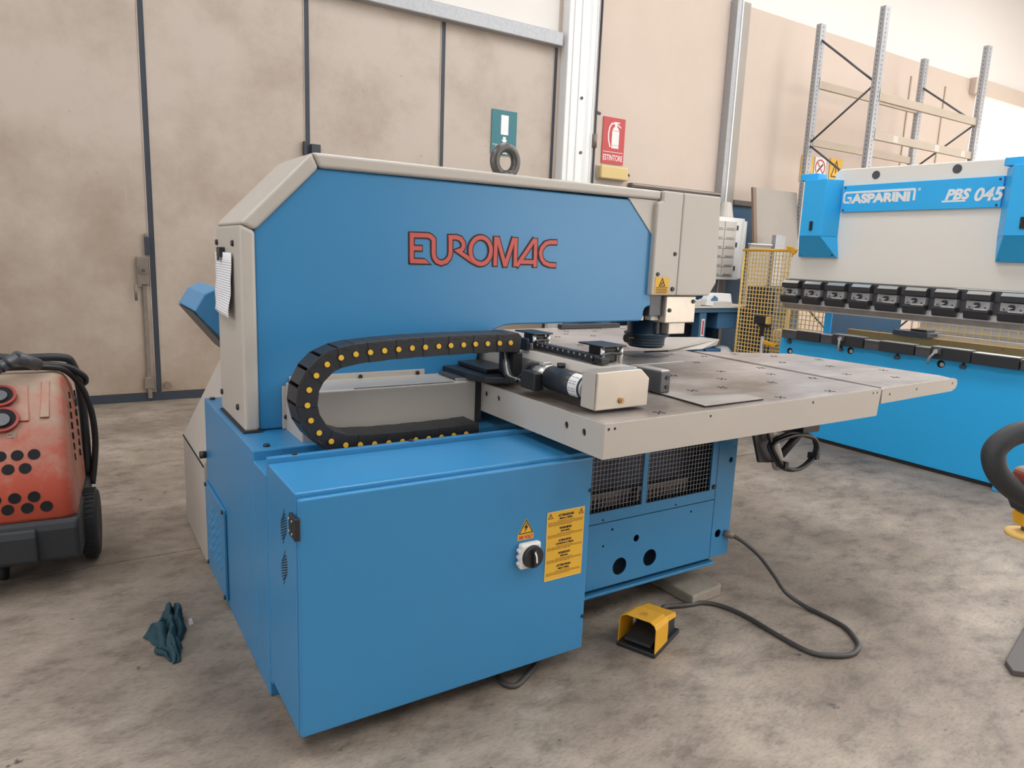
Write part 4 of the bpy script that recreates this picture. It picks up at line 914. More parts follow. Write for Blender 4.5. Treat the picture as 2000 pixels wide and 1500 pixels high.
# side profile (y, z) with half width
def washer_shell():
    st = [(0.0, 0.335, 0.268), (-0.012, 0.36, 0.275), (-0.005, 0.47, 0.262), (0.03, 0.56, 0.255), (0.085, 0.66, 0.25), (0.13, 0.735, 0.245), (0.25, 0.86, 0.228), (0.34, 0.925, 0.212), (0.42, 0.94, 0.205), (0.62, 0.93, 0.205), (0.68, 0.88, 0.22), (0.70, 0.70, 0.24), (0.70, 0.335, 0.255)]
    m = MB(); n = len(st); K = 7; vv = []
    # each station is a row across x; corners rounded by pulling the outer columns in
    cols = [(-1.0, 1.0), (-0.93, 0.35), (-0.78, 0.06), (0.0, 0.0), (0.78, 0.06), (0.93, 0.35), (1.0, 1.0)]
    for (yy, zz, hw) in st:
        cy, cz = 0.38, 0.58
        d = Vector((cy-yy, cz-zz)); d = d.normalized()*0.05 if d.length > 0 else d
        for cx, pull in cols: vv.append((cx*hw, yy+d.x*pull, zz+(d.y*pull if zz > 0.4 else 0)))
    f = []
    for j in range(n-1):
        for i in range(K-1): f.append((j*K+i, j*K+i+1, (j+1)*K+i+1, (j+1)*K+i))
    m.add(vv, f, True)
    # closed sides and underside
    left = [j*K for j in range(n)]; right = [j*K+K-1 for j in range(n)]
    m.f += [tuple(left), tuple(right[::-1]), tuple(range(K))[::-1]+tuple(range((n-1)*K, n*K))[::-1]]; m.sm += [False, False, False]
    return m
sh = washer_shell().build('shell', WASHRED, W, world=False)
def on_front(z):    # y and slope of the shell front at height z
    st = [(0.36, -0.012), (0.47, -0.005), (0.56, 0.03), (0.66, 0.085), (0.735, 0.13), (0.86, 0.25), (0.925, 0.34), (0.94, 0.42)]
    for (z0, y0), (z1, y1) in zip(st, st[1:]):
        if z0 <= z <= z1:
            t = (z-z0)/(z1-z0); d = Vector((0, y1-y0, z1-z0)).normalized(); return y0+(y1-y0)*t, Vector((0, -d.z, d.y))
vh = None
for row, (zz, x0, nn_) in enumerate(((0.632, 0.115, 5), (0.578, 0.082, 4), (0.457, 0.113, 5), (0.408, 0.157, 6))):
    for i in range(nn_):
        x = x0-(0.063 if row < 2 else 0.072)*i
        yy, nr = on_front(zz)
        if vh is None: vh = MB().cyl((0, 0, -0.006), (0, 0, 0.002), 0.024 if row < 2 else 0.028, 18).build('vent_hole', HOLE, sh, world=False); o = vh
        else: o = share(vh, 'vent_hole', (0, 0, 0), (0, 0, 0), sh)
        o.location = (x, yy, zz); o.rotation_euler = nr.to_track_quat('Z', 'Y').to_euler()
sv0 = None
for i in range(7):
    for j in range(2):
        yy, zz = 0.24+0.030*i+0.20*j, 0.56+0.045*i-0.03*j
        hw = 0.2565-0.0009*(zz-0.55)*100
        if sv0 is None: sv0 = MB().box(-0.004, 0.003, -0.007, 0.007, -0.017, 0.017).build('side_slot', HOLE, sh, 0.002, world=False); o = sv0
        else: o = share(sv0, 'side_slot', (0, 0, 0), (0, 0, 0), sh)
        o.location = (hw, yy, zz); o.rotation_euler = (-0.35, -0.1, 0)
# recessed panel with filler caps, emboss band
MB().hexa([(-0.22, 0.16, 0.763), (0.095, 0.16, 0.763), (0.08, 0.31, 0.905), (-0.20, 0.31, 0.905), (-0.22, 0.153, 0.770), (0.095, 0.153, 0.770), (0.08, 0.303, 0.912), (-0.20, 0.303, 0.912)]).build('recess_panel', WASHRED, sh, 0.006, world=False)
MB().hexa([(0.135, 0.17, 0.773), (0.172, 0.17, 0.773), (0.165, 0.33, 0.915), (0.132, 0.33, 0.915), (0.135, 0.162, 0.781), (0.172, 0.162, 0.781), (0.165, 0.322, 0.923), (0.132, 0.322, 0.923)]).build('raised_rib', WASHRED, sh, 0.004, world=False)
yy, nr = on_front(0.82)
for x, zz in ((-0.005, 0.772), (-0.022, 0.862)):
    yy, nr = on_front(min(zz, 0.94)); c = Vector((x, yy-0.008, zz+0.006))
    MB().cyl(c, c+nr*0.012, 0.065, 24).build('filler_recess', mat('red_plastic', (0.30, 0.03, 0.02, 1), 0.45), sh, world=False)
    MB().cyl(c+nr*0.012, c+nr*0.014, 0.052, 24).build('filler_opening', HOLE, sh, world=False)
    MB().cyl(c+nr*0.014-Vector((0, 0.01, 0.008)), c+nr*0.026-Vector((0, 0.01, 0.008)), 0.032, 20).build('filler_cap', GUN, sh, world=False)
F_ = lambda a, b, c: (0.03+a, on_front(0.705)[0]-0.004-0.0+b*0.55, 0.705+b*0.83+c)
text('CE', 0.03, F_, ext=0.002).build('embossed_mark', BOARD, sh, world=False)
bpm = MB().prism([(0.05, 0.13), (-0.02, 0.15), (-0.03, 0.30), (-0.016, 0.345), (0.70, 0.345), (0.70, 0.13)], 'x', -0.275, 0.278).build('bumper', BUMPER, W, 0.02, 3, world=False)
MB().prism([(-0.03, 0.15), (-0.052, 0.17), (-0.052, 0.28), (-0.04, 0.315), (-0.01, 0.315), (-0.01, 0.15)], 'x', -0.27, 0.115).build('front_step', BUMPER, W, 0.025, 3, world=False)
def wheel(name, c, r, wd):
    wb_ = MB().lathe([(r*0.55, -wd/2), (r*0.92, -wd/2), (r, -wd*0.32), (r, wd*0.32), (r*0.92, wd/2), (r*0.55, wd/2)], c, 36, 'x').build(name, TYRE, W, world=False)
    MB().lathe([(r*0.2, -wd*0.45), (r*0.56, -wd*0.42), (r*0.56, wd*0.42), (r*0.2, wd*0.45)], c, 24, 'x').build('hub', BUMPER, wb_, world=False)
    tb = MB()
    for i in range(40):
        t = 2*PI*i/40; cc, ss_ = math.cos(t), math.sin(t)
        p_ = lambda rr, dt: (rr*math.cos(t+dt), rr*math.sin(t+dt))
        a, b, c2, d2 = p_(r-0.004, -0.035), p_(r-0.004, 0.035), p_(r+0.0035, 0.03), p_(r+0.0035, -0.03)
        tb.prism([(c[1]+a[0], c[2]+a[1]), (c[1]+b[0], c[2]+b[1]), (c[1]+c2[0], c[2]+c2[1]), (c[1]+d2[0], c[2]+d2[1])], 'x', c[0]-wd*0.34, c[0]+wd*0.34)
    tb.build('tread', TYRE, wb_, world=False, kind='stuff')
wheel('wheel', (0.292, 0.36, 0.178), 0.1745, 0.07); wheel('wheel', (-0.33, 0.36, 0.178), 0.1745, 0.075)
MB().cyl((0.29, 0.36, 0.178), (-0.3, 0.36, 0.178), 0.015, 10).build('axle', DARK, W, world=False)
MB().lathe([(0.02, -0.016), (0.045, -0.016), (0.05, 0), (0.045, 0.016), (0.02, 0.016)], (-0.06, 0.2, 0.05), 20, 'x').build('caster', TYRE, W, world=False)
bx('caster_fork', DARK, W, -0.085, -0.035, 0.19, 0.22, 0.05, 0.14, world=False)
MB().tube(cat([(0.265, 0.66, 0.34), (0.262, 0.70, 0.55), (0.25, 0.72, 0.80), (0.225, 0.70, 0.94), (0.18, 0.66, 0.985), (0.0, 0.62, 0.99), (-0.2, 0.66, 0.985), (-0.26, 0.72, 0.80), (-0.27, 0.68, 0.34)], 6), 0.021, 10).build('push_handle', BUMPER, W, world=False)
hz = cat([(-0.2, 0.45, 0.965), (0.0, 0.46, 0.97), (0.14, 0.50, 0.96), (0.21, 0.56, 0.93), (0.262, 0.62, 0.84), (0.298, 0.66, 0.70), (0.308, 0.68, 0.55), (0.30, 0.66, 0.42), (0.285, 0.62, 0.30)], 6)
MB().tube(hz, 0.016, 10).build('hose', BLACK, W, world=False)
hz2 = cat([(-0.2, 0.52, 0.975), (0.05, 0.52, 0.975), (0.2, 0.56, 0.955), (0.275, 0.6, 0.90), (0.285, 0.64, 0.86), (0.27, 0.68, 0.84)], 6)
MB().tube(hz2, 0.016, 10).build('hose', BLACK, W, world=False)
gn = MB().cyl((-0.17, 0.25, 0.90), (0.045, 0.33, 1.04), 0.026, 12).build('spray_gun', GUN, W, world=False)
MB().cyl((0.035, 0.33, 1.04), (0.11, 0.42, 0.985), 0.03, 12).build('gun_head', GUN, gn, world=False)
for i in range(7):
    t = i/8; c = Vector((-0.17, 0.25, 0.90)).lerp(Vector((0.045, 0.33, 1.04)), t+0.05); d = Vector((0.215, 0.08, 0.14)).normalized()
    MB().cyl(c, c+d*0.012, 0.029, 12).build('grip_ring', BUMPER, gn, world=False)

# ------------------------------------------------------------------ press brake
PX = 5.338
B = thing('press_brake', 'bright blue and cream press brake with white lettering on the right', 'press brake', (5.6, 1.2, 0))
bed = bx('bed', BRAKE, B, PX, PX+0.09, 0.10, 2.38, 0.035, 0.93, 0.006)
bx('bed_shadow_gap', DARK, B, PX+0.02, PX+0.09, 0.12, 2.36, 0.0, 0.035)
bx('foot', BRAKE, B, PX-0.06, PX-0.001, 0.275, 0.345, 0.0, 0.085, 0.006); bx('foot', BRAKE, B, PX-0.02, PX+0.35, 2.3, 2.38, 0.0, 0.035)
MB().cyl((PX-0.03, 0.31, 0.085), (PX-0.03, 0.31, 0.13), 0.016, 8).build('foot_bolt', GUN, B)
ram = MB().prism([(2.35, 1.60), (2.33, 1.70), (2.30, 1.72), (1.98, 2.36), (1.98, 2.42), (1.94, 2.455), (0.05, 2.42), (0.05, 1.48), (2.35, 1.48)], 'x', PX-0.02, PX+0.10).build('ram', CREAM, B, 0.008)
ram_rail = bx('ram_rail', GUN, B, PX-0.035, PX+0.05, 0.05, 2.37, 1.30, 1.478, 0.004)
bx('ram_channel', DARK, B, PX-0.04, PX-0.034, 0.05, 2.37, 1.392, 1.402)
MB().prism([(PX-0.055, 1.296), (PX+0.005, 1.296), (PX+0.005, 1.20), (PX-0.01, 1.20), (PX-0.055, 1.25)], 'y', 0.05, 2.36).build('punch_blade', STEEL, B)
bx('punch_face', BRIGHT, B, PX-0.058, PX-0.055, 0.05, 2.36, 1.252, 1.292)
bx('punch_tip', BRIGHT, B, PX-0.016, PX-0.010, 0.05, 2.36, 1.198, 1.206)
for i in range(10):
    y1 = 2.352-0.2345*i; y0 = y1-0.165
    if y0 < 0.02: break
    q = bx('punch_clamp', GALV, B, PX-0.085, PX-0.036, y0, y1, 1.335, 1.40, 0.003)
    MB().prism([(PX-0.036, 1.405), (PX-0.10, 1.405), (PX-0.10, 1.445), (PX-0.075, 1.468), (PX-0.036, 1.468)], 'y', y0-0.004, y1+0.004).build('upper_jaw', DARK, q, 0.003)
    MB().hexa([(PX-0.100, y0, 1.446), (PX-0.101, y1, 1.446), (PX-0.0755, y1, 1.4705), (PX-0.0755, y0, 1.4705), (PX-0.1025, y0, 1.4475), (PX-0.1025, y1, 1.4475), (PX-0.077, y1, 1.472), (PX-0.077, y0, 1.472)]).build('jaw_bevel', BRIGHT, q)
    MB().prism([(PX-0.036, 1.332), (PX-0.105, 1.332), (PX-0.11, 1.322), (PX-0.10, 1.275), (PX-0.085, 1.262), (PX-0.062, 1.262), (PX-0.036, 1.29)], 'y', y0-0.004, y1+0.004).build('lower_jaw', DARK, q, 0.003)
    bx('jaw_shim', BRIGHT, q, PX-0.11, PX-0.09, y0, y0+0.10, 1.3325, 1.345, 0.001)
    ym = (y0+y1)/2
    MB().cyl((PX-0.085, ym, 1.37), (PX-0.112, ym, 1.37), 0.019, 14).build('clamp_knob', DARK, q)
    MB().prism([(ym-0.017, 1.366), (ym+0.012, 1.355), (ym+0.017, 1.37)], 'x', PX-0.116, PX-0.112).build('knob_mark', BRIGHT, q)
    for dy in (-0.055, 0.055): MB().cyl((PX-0.085, ym+dy, 1.352), (PX-0.09, ym+dy, 1.352), 0.006, 8).build('clamp_pin', DARK, q)
# name panel
npn = bx('name_panel', BRAKE2, B, PX-0.045, PX-0.021, 0.60, 1.872, 2.083, 2.308, 0.003)
LX = LEFT(PX-0.045)
for yy, zz in ((1.85, 2.29), (1.85, 2.10), (0.625, 2.285), (0.625, 2.10)): MB().cyl((PX-0.045, yy, zz), (PX-0.05, yy, zz), 0.008, 8).build('panel_screw', DARK, npn)
g = text('ASPARINI', 0.098, lambda a, b, c: LX(-1.522+a, 2.160+b, c), bold=0.006, width=0.51)
g.ribbon([(-1.775, 2.158), (-1.775, 2.158)], 0.001, 0, 0.001, LX) if False else None
g.ribbon([(-1.79, 2.163), (-1.845, 2.166), (-1.852, 2.18), (-1.852, 2.235), (-1.838, 2.2475), (-1.245, 2.2475), (-1.24, 2.235), (-1.24, 2.16)], 0.018, 0, 0.001, LX)
g.ribbon([(-1.79, 2.163), (-1.79, 2.203), (-1.82, 2.203)], 0.018, 0, 0.001, LX)
g.ribbon(circ(-1.205, 2.245, 0.008, 10)+[circ(-1.205, 2.245, 0.008, 10)[0]], 0.005, 0, 0.001, LX)
g.build('maker_lettering', WHITE, npn)
g = text('PBS', 0.105, lambda a, b, c: LX(-0.915+a, 2.155+b, c), bold=0.005, shear=0.25, width=0.185)
g = merge(g, text('045', 0.13, lambda a, b, c: LX(-0.695+a, 2.138+b, c), bold=0.004, shear=0.2, width=0.20))
g.ribbon([(-1.02, 2.141), (-0.845, 2.141)], 0.013, 0, 0.001, LX)
g.build('model_lettering', WHITE, npn)
for yy in (1.6, 0.95): MB().lathe([(0.034, 0), (0.034, 0.004), (0.027, 0.005), (0.018, 0.001)], (PX-0.02, yy, 2.385), 18, 'x').build('lifting_socket', GUN, B)
# hoods
def hood(yl, yr):
    X0, X1 = PX-0.02, PX-0.20
    h = MB().prism([(X0, yl), (X1, yl-0.12), (X1, yr+0.05), (X0, yr)], 'z', 1.872, 2.36).build('hood', BRAKE2, B, 0.004)
    MB().hexa([(X0, yr-0.03, 1.69), (PX-0.05, yr-0.035, 1.69), (PX-0.06, yl-0.03, 1.69), (X0, yl-0.02, 1.69), (X0, yr, 1.871), (X1, yr+0.05, 1.871), (X1, yl-0.12, 1.871), (X0, yl, 1.871)]).build('hood_skirt', BRAKE2, h, 0.004)
    bx('hood_cap', BRAKE2, h, PX-0.15, X0, yr+0.17, yl-0.03, 2.362, 2.42, 0.005)
    MB().box(X1-0.008, X1, yl-0.245, yl-0.215, 1.92, 2.0).box(X1-0.012, X1-0.008, yl-0.237, yl-0.223, 1.945, 1.975).build('hood_lock', BLACK, h)
    for yy in (yr+0.0, yl-0.06): MB().cyl((PX-0.05, yy, 1.715), (PX-0.075, yy, 1.712), 0.008, 8).build('hood_screw', DARK, h)
hood(2.27, 1.888); hood(0.60, 0.215)
# die rail with segments, bolts, levers
dy = [(2.34, 2.17, 0), (2.17, 1.92, 1), (1.92, 1.80, 0), (1.80, 1.50, 2), (1.50, 1.36, 0), (1.36, 1.06, 1), (1.06, 0.935, 0), (0.935, 0.63, 2), (0.63, 0.30, 1), (0.30, 0.06, 0)]
bx('die_rail', GUN, B, PX-0.03, PX+0.09, 0.05, 2.35, 0.932, 0.985, 0.003)
for y1, y0, kd in dy:
    q = bx('die_segment', DARK if kd else GUN, B, PX-0.05-0.012*(kd > 0), PX-0.031, y0+0.004, y1-0.004, 0.925, 1.0+0.008*kd, 0.003)
    bx('segment_top', BRIGHT if kd != 2 else GALV, q, PX-0.058, PX+0.03, y0+0.012, y1-0.008, 1.0005+0.008*kd, 1.006+0.008*kd)
for yy in (2.275, 1.739, 1.222, 0.70): 
    q = MB().cyl((PX-0.004, yy, 0.90), (PX-0.004, yy, 0.925), 0.010, 8).build('die_bolt', DARK, B); bx('bolt_head', GUN, q, PX-0.018, PX, yy-0.022, yy+0.022, 0.872, 0.90, 0.003)
for yy, zz in ((2.262, 0.80), (1.645, 0.885), (0.868, 0.883)):
    MB().cyl((PX+0.002, yy, zz), (PX-0.001, yy, zz), 0.03, 20).build('bed_hole', HOLE, B)
    MB().cyl((PX-0.0005, yy-0.008, zz-0.004), (PX-0.002, yy-0.008, zz-0.004), 0.017, 16).build('hole_plug', BRIGHT, B)
for yy in (1.70, 0.875):
    q = bx('lever_clamp', GUN, B, PX-0.085, PX-0.062, yy-0.03, yy+0.03, 0.965, 1.01, 0.004)
    MB().cyl((PX-0.085, yy, 0.985), (PX-0.10, yy, 0.985), 0.018, 10).build('lever_nut', BRIGHT, q)
    MB().tube([(PX-0.095, yy, 0.985), (PX-0.10, yy+(0.0 if yy > 1 else 0.04), 0.93), (PX-0.10, yy+(0.0 if yy > 1 else 0.05), 0.88)], 0.010, 8).build('lever', GALV, q)
# behind the bed: side frame, back gauge
bx('side_frame', mat('frame_blue_shaded', (0.02, 0.075, 0.14, 1), 0.5), B, 5.95, 7.2, 2.262, 2.30, 0.0, 2.3); bx('side_frame_edge', BRAKE, B, 5.94, 5.95, 2.262, 2.34, 0.0, 2.3)  # inner face has its shade put into the colour; edge keeps lit blue
bx('side_frame', BRAKE, B, 5.94, 7.2, 0.105, 0.145, 0.0, 2.3)
for y0, y1 in ((0.105, 0.145), (2.262, 2.30)):
    bx('side_frame_foot', BRAKE, B, PX+0.162, 5.938, y0, y1, 0.0, 0.84); bx('side_frame_head', BRAKE, B, PX+0.202, 5.938, y0, y1, 1.56, 2.3)
bx('ram_body', CREAM, B, PX+0.10, PX+0.2, 0.05, 2.3, 1.5, 2.3)
bx('bed_body', BRAKE, B, PX+0.09, PX+0.16, 0.32, 2.36, 0.05, 0.90)
gb = bx('gauge_beam', TAN, B, 5.70, 5.76, 0.1, 1.93, 0.955, 1.042, 0.004)
bx('gauge_strip', WHITE, B, 5.78, 5.80, 0.1, 1.25, 1.055, 1.075)
for yy in (1.90, 1.62, 1.1, 0.6): MB().cyl((5.70, yy, 1.02), (5.696, yy, 1.02), 0.006, 8).build('gauge_screw', SIGNRED, gb)
gf = bx('gauge_finger', GUN, B, 5.62, 5.85, 1.15, 1.45, 1.046, 1.09, 0.004)
bx('gauge_finger_cap', DARK, gf, 5.66, 5.80, 1.18, 1.32, 1.091, 1.11, 0.004)
bx('gauge_leg', GUN, B, 5.70, 5.76, 1.55, 1.65, 0.0, 0.955); bx('gauge_leg', GUN, B, 5.70, 5.76, 0.3, 0.4, 0.0, 0.955)

# ------------------------------------------------------------------ mesh guards, sensor stand, duct
def mesh_panel(name, label, x, y0, y1, z0, z1, pitch, frame=True):
    t = thing(name, label, 'guard', (x, (y0+y1)/2, 0))
    w_ = MB(); ny = max(1, round((y1-y0)/pitch)); nz = max(1, round((z1-z0)/pitch))
    for i in range(ny+1):
        yy = y0+(y1-y0)*i/ny; w_.box(x-0.003, x+0.003, yy-0.0037, yy+0.0037, z0, z1)
    for j in range(nz+1):
        zz = z0+(z1-z0)*j/nz; w_.box(x-0.008, x-0.002, y0-0.012, y1+0.012, zz-0.0037, zz+0.0037)
    w_.build('wire_mesh', YELMESH, t, kind='stuff')
    return t
g1 = mesh_panel('mesh_guard', 'tall yellow wire mesh guard at the left end of the press brake', 5.42, 2.40, 2.985, 0.10, 1.735, 0.0385)
MB().cyl((5.42, 3.0, 1.745), (5.42, 2.30, 1.75), 0.014, 10).build('top_rail', YEL, g1)
MB().cyl((5.42, 2.985, 0.0), (5.42, 2.985, 1.745), 0.011, 10).build('post', YELMESH, g1); MB().cyl((5.42, 2.40, 0.0), (5.42, 2.40, 1.745), 0.011, 10).build('post', YELMESH, g1)
MB().hexa([(5.39, 2.44, 1.74), (5.39, 2.36, 1.70), (5.43, 2.36, 1.70), (5.43, 2.44, 1.74), (5.39, 2.47, 1.79), (5.39, 2.40, 1.78), (5.43, 2.40, 1.78), (5.43, 2.47, 1.79)]).build('clamp', YEL, g1, 0.004)
g2 = mesh_panel('mesh_guard', 'low yellow wire mesh guard seen between press brake ram and bed', 6.45, 2.50, 3.12, 0.30, 1.22, 0.05)
MB().cyl((6.45, 2.49, 0), (6.45, 2.49, 1.22), 0.012, 8).build('post', YELMESH, g2); MB().cyl((6.45, 3.13, 0), (6.45, 3.13, 1.22), 0.012, 8).build('post', YELMESH, g2)
g3 = mesh_panel('mesh_guard', 'pale wire mesh guard far behind the press brake gauge beam', 8.2, 0.9, 2.6, 0.0, 1.3, 0.09)
bp_ = bx('backing_sheet', BEIGE, g3, 8.23, 8.25, 0.9, 2.6, 0.0, 1.3)
st_ = thing('sensor_stand', 'black sensor box on thin grey post before the yellow mesh guard', 'stand', (5.36, 2.62, 0))
bx('sensor_box', BLACK, st_, 5.33, 5.40, 2.575, 2.715, 1.02, 1.105, 0.006)
bx('sensor_face', YELMESH, st_, 5.332, 5.398, 2.552, 2.573, 1.025, 1.10, 0.003)
bx('arm', BLACK, st_, 5.345, 5.385, 2.55, 2.66, 0.99, 1.018, 0.004)
bx('neck', BLACK, st_, 5.35, 5.38, 2.615, 2.645, 0.90, 0.99, 0.004)
MB().cyl((5.365, 2.61, 0.012), (5.365, 2.61, 0.90), 0.018, 12).build('post', GALV, st_); MB().cyl((5.365, 2.61, 0), (5.365, 2.61, 0.012), 0.09, 20).build('base', DARK, st_)
MB().hexa([(5.33, 2.58, 0.825), (5.33, 2.43, 0.815), (5.37, 2.43, 0.815), (5.37, 2.58, 0.825), (5.33, 2.58, 0.865), (5.33, 2.43, 0.84), (5.37, 2.43, 0.84), (5.37, 2.58, 0.865)]).build('bracket', YEL, st_, 0.004)
du = thing('ribbed_duct', 'pale ribbed duct standing beside the left end of press brake bed', 'duct', (5.48, 2.5, 0))
bx('duct_body', BEIGE, du, 5.44, 5.54, 2.44, 2.555, 0.0, 0.975, 0.006)
for i in range(16): bx('rib', WHITEP, du, 5.434, 5.44, 2.442, 2.553, 0.42+i*0.034, 0.434+i*0.034)

# ------------------------------------------------------------------ pallet rack
R = thing('pallet_rack', 'tall galvanised pallet rack with beige beams behind the press brake', 'rack', (10.8, 4.8, 0))
XA, XB, YA, YB, HT = 9.40, 12.30, 4.30, 5.30, 5.2
def upright(x, yy):
    o = MB().prism([(x-0.06, yy-0.045), (x+0.06, yy-0.045), (x+0.06, yy+0.035), (x+0.02, yy+0.035), (x+0.02, yy+0.01), (x-0.02, yy+0.01), (x-0.02, yy+0.035), (x-0.06, yy+0.035)], 'z', 0.012, HT).build('upright', GALV, R)
    bx('foot_plate', GALV, o, x-0.08, x+0.08, yy-0.07, yy+0.07, 0, 0.012)
    h = MB()
    for i in range(60): h.box(x-0.008, x+0.008, yy-0.0458, yy-0.0452, 1.6+i*0.06, 1.625+i*0.06); h.box(x-0.0608, x-0.0602, yy-0.006, yy+0.006, 1.6+i*0.06, 1.625+i*0.06)
    h.build('slot_row', GUN, o, kind='stuff')
for x in (XA, XB):
    for yy in (YA, YB): upright(x, yy)
for x, zs in ((XA, [(0.4, YA), (1.2, YB), (2.0, YA), (2.75, YA), (3.47, YB), (4.2, YA), (5.0, YB)]), (XB, [(0.4, YB), (1.4, YA), (2.4, YB), (3.33, YB), (4.02, YA), (4.75, YB)])):
    for (z0, y0), (z1, y1) in zip(zs, zs[1:]):
        if y0 != y1: MB().cyl((x, y0, z0), (x, y1, z1), 0.016, 8).build('brace', GUN, R)
for yy, zz in ((YA, 3.445), (YB, 3.455), (YA, 3.975), (YB, 4.30), (YA, 2.0), (YB, 2.0)):
    b_ = bx('beam', RACKBEAM, R, XA+0.061, XB-0.061, yy-0.025, yy+0.025, zz, zz+0.115, 0.004)
    for x in (XA+0.05, XB-0.05): bx('beam_hook', GALV, b_, x-0.012 if x < 11 else x, x if x < 11 else x+0.012, yy-0.045, yy-0.036, zz-0.03, zz+0.15)
    if zz < 3.45 and zz > 3: 
        for x in (9.95, 11.1, 11.9): bx('beam_tag', BEIGE, b_, x, x+0.13, yy-0.027, yy-0.025, zz+0.01, zz+0.105)

# ------------------------------------------------------------------ bench corner behind the machine
bn = thing('workbench', 'blue steel workbench with open shelves behind the punching table', 'workbench', (6.4, 4.9, 0))
bx('worktop', BEIGE, bn, 4.9, 7.75, 4.60, 5.45, 1.005, 1.03, 0.004)
bx('apron', BENCH, bn, 4.9, 7.75, 4.62, 5.43, 0.945, 1.003, 0.004)
for x in (4.95, 6.62, 7.62):
    q = bx('leg', BENCH, bn, x, x+0.13, 4.63, 4.76, 0.0, 0.943, 0.004)
for x in (4.95, 6.62, 7.62): bx('leg', BENCH, bn, x, x+0.13, 5.28, 5.41, 0.0, 0.943, 0.004)
bx('shelf', BENCH, bn, 4.95, 7.75, 4.66, 5.40, 0.30, 0.33, 0.004)
bx('drawer_unit', PANELBLUE, bn, 7.0, 7.60, 4.66, 5.3, 0.72, 0.94, 0.006)
bx('back_sheet', NAVY, bn, 4.95, 7.75, 5.415, 5.43, 0.30, 0.94)
tg = bx('sticker', WHITEP, bn, 6.66, 6.72, 4.626, 4.63, 0.63, 0.86); bx('sticker_print', SIGNRED, tg, 6.675, 6.705, 4.624, 4.626, 0.65, 0.84)
tag(bx('storage_bin', PANELBLUE, None, 6.85, 7.15, 4.68, 5.0, 0.3305, 0.44, 0.01), 'blue storage bin on the lower shelf of the blue workbench', 'bin')
rg2 = MB().lathe([(0.02, 0), (0.16, 0.0), (0.15, 0.05), (0.09, 0.11), (0.02, 0.125)], (7.35, 4.85, 0.3305), 12).build('cloth_bundle', WHITEP, None); tag(rg2, 'white cloth bundle on the lower bench shelf behind yellow mesh', 'cloth')
tag(MB().torus((6.98, 5.05, 0.47), 0.11, 0.025, 'y').build('brown_ring', mat('rust_brown', (0.10, 0.055, 0.035, 1), 0.7), None), 'dull brown ring leaning on the shelf under the workbench', 'ring')
bc = thing('carton', 'flat beige carton with a raised flap on the blue workbench', 'carton', (7.05, 4.75, 1.03))
bx('body', BEIGE, bc, 6.86, 7.24, 4.64, 4.84, 1.0305, 1.085, 0.003)
MB().hexa([(6.72, 4.635, 1.04), (6.86, 4.635, 1.035), (6.86, 4.78, 1.035), (6.72, 4.78, 1.04), (6.74, 4.635, 1.12), (6.865, 4.635, 1.087), (6.865, 4.78, 1.087), (6.74, 4.78, 1.12)]).build('flap', WHITEP, bc, 0.003)
tray = bx('grey_tray', BEIGE, None, 6.1, 6.66, 4.66, 5.0, 1.0305, 1.11, 0.01); tag(tray, 'shallow grey tray on the workbench behind the press head', 'tray')
tp = thing('tape_dispenser', 'white rounded dispenser with blue core on the workbench', 'dispenser', (7.3, 5.1, 1.03))
MB().prism([(7.12, 1.0305), (7.14, 1.10), (7.20, 1.16), (7.32, 1.185), (7.62, 1.175), (7.66, 1.0305)], 'y', 5.0, 5.12).build('shell', WHITEP, tp, 0.01)
MB().prism([(7.20, 1.04), (7.22, 1.10), (7.27, 1.145), (7.33, 1.12), (7.35, 1.04)], 'y', 4.985, 4.999).build('core', PANELBLUE, tp)
cbx = bx('carton_box', mat('cardboard', (0.36, 0.27, 0.19, 1), 0.8), None, 5.05, 5.35, 4.9, 5.2, 1.0305, 1.30, 0.004); tag(cbx, 'brown box on the workbench seen through the machine throat', 'box')
tag(bx('beige_case', BEIGE, None, 5.45, 5.75, 4.9, 5.2, 1.0305, 1.27, 0.008), 'beige case beside the brown box on the workbench', 'case')
wc = thing('drawer_cabinet', 'pale grey wall cabinet of small drawers on the blue wall panel', 'cabinet', (8.1, 5.6, 1.37))
bx('carcass', WHITEP, wc, 7.56, 8.30, 5.45, 5.78, 1.36, 2.28, 0.008)
for r_ in range(6):
    for c_ in range(2):
        d_ = bx('drawer', BEIGE, wc, 7.60+c_*0.26, 7.845+c_*0.26, 5.43, 5.45, 1.42+r_*0.135, 1.545+r_*0.135, 0.004)
        bx('drawer_lip', BOARD, d_, 7.64+c_*0.26, 7.80+c_*0.26, 5.42, 5.43, 1.44+r_*0.135, 1.452+r_*0.135)
bx('side_rail', WHITE, wc, 8.24, 8.30, 5.40, 5.449, 1.38, 2.24, 0.004)
for zz in (2.1, 1.85, 1.5): bx('side_clip', GUN, wc, 8.13, 8.16, 5.44, 5.449, zz, zz+0.07)
jg = MB().lathe([(0.13, 0), (0.12, 0.02), (0.085, 0.20), (0.07, 0.225), (0.03, 0.235)], (8.02, 5.6, 2.28), 20).build('plastic_jug', BEIGE, None); tag(jg, 'beige plastic jug upside down on top of the drawer cabinet', 'jug')
lb_ = thing('leaning_board', 'large grey board with brown edge leaning against the back wall', 'board', (8.85, 5.2, 0))
MB().hexa([(8.37, 4.95, 0.0), (9.33, 4.95, 0.0), (9.33, 4.99, 0.0), (8.37, 4.99, 0.0), (8.37, 5.36, 2.74), (9.33, 5.36, 2.74), (9.33, 5.40, 2.74), (8.37, 5.40, 2.74)]).build('panel', BOARD, lb_)
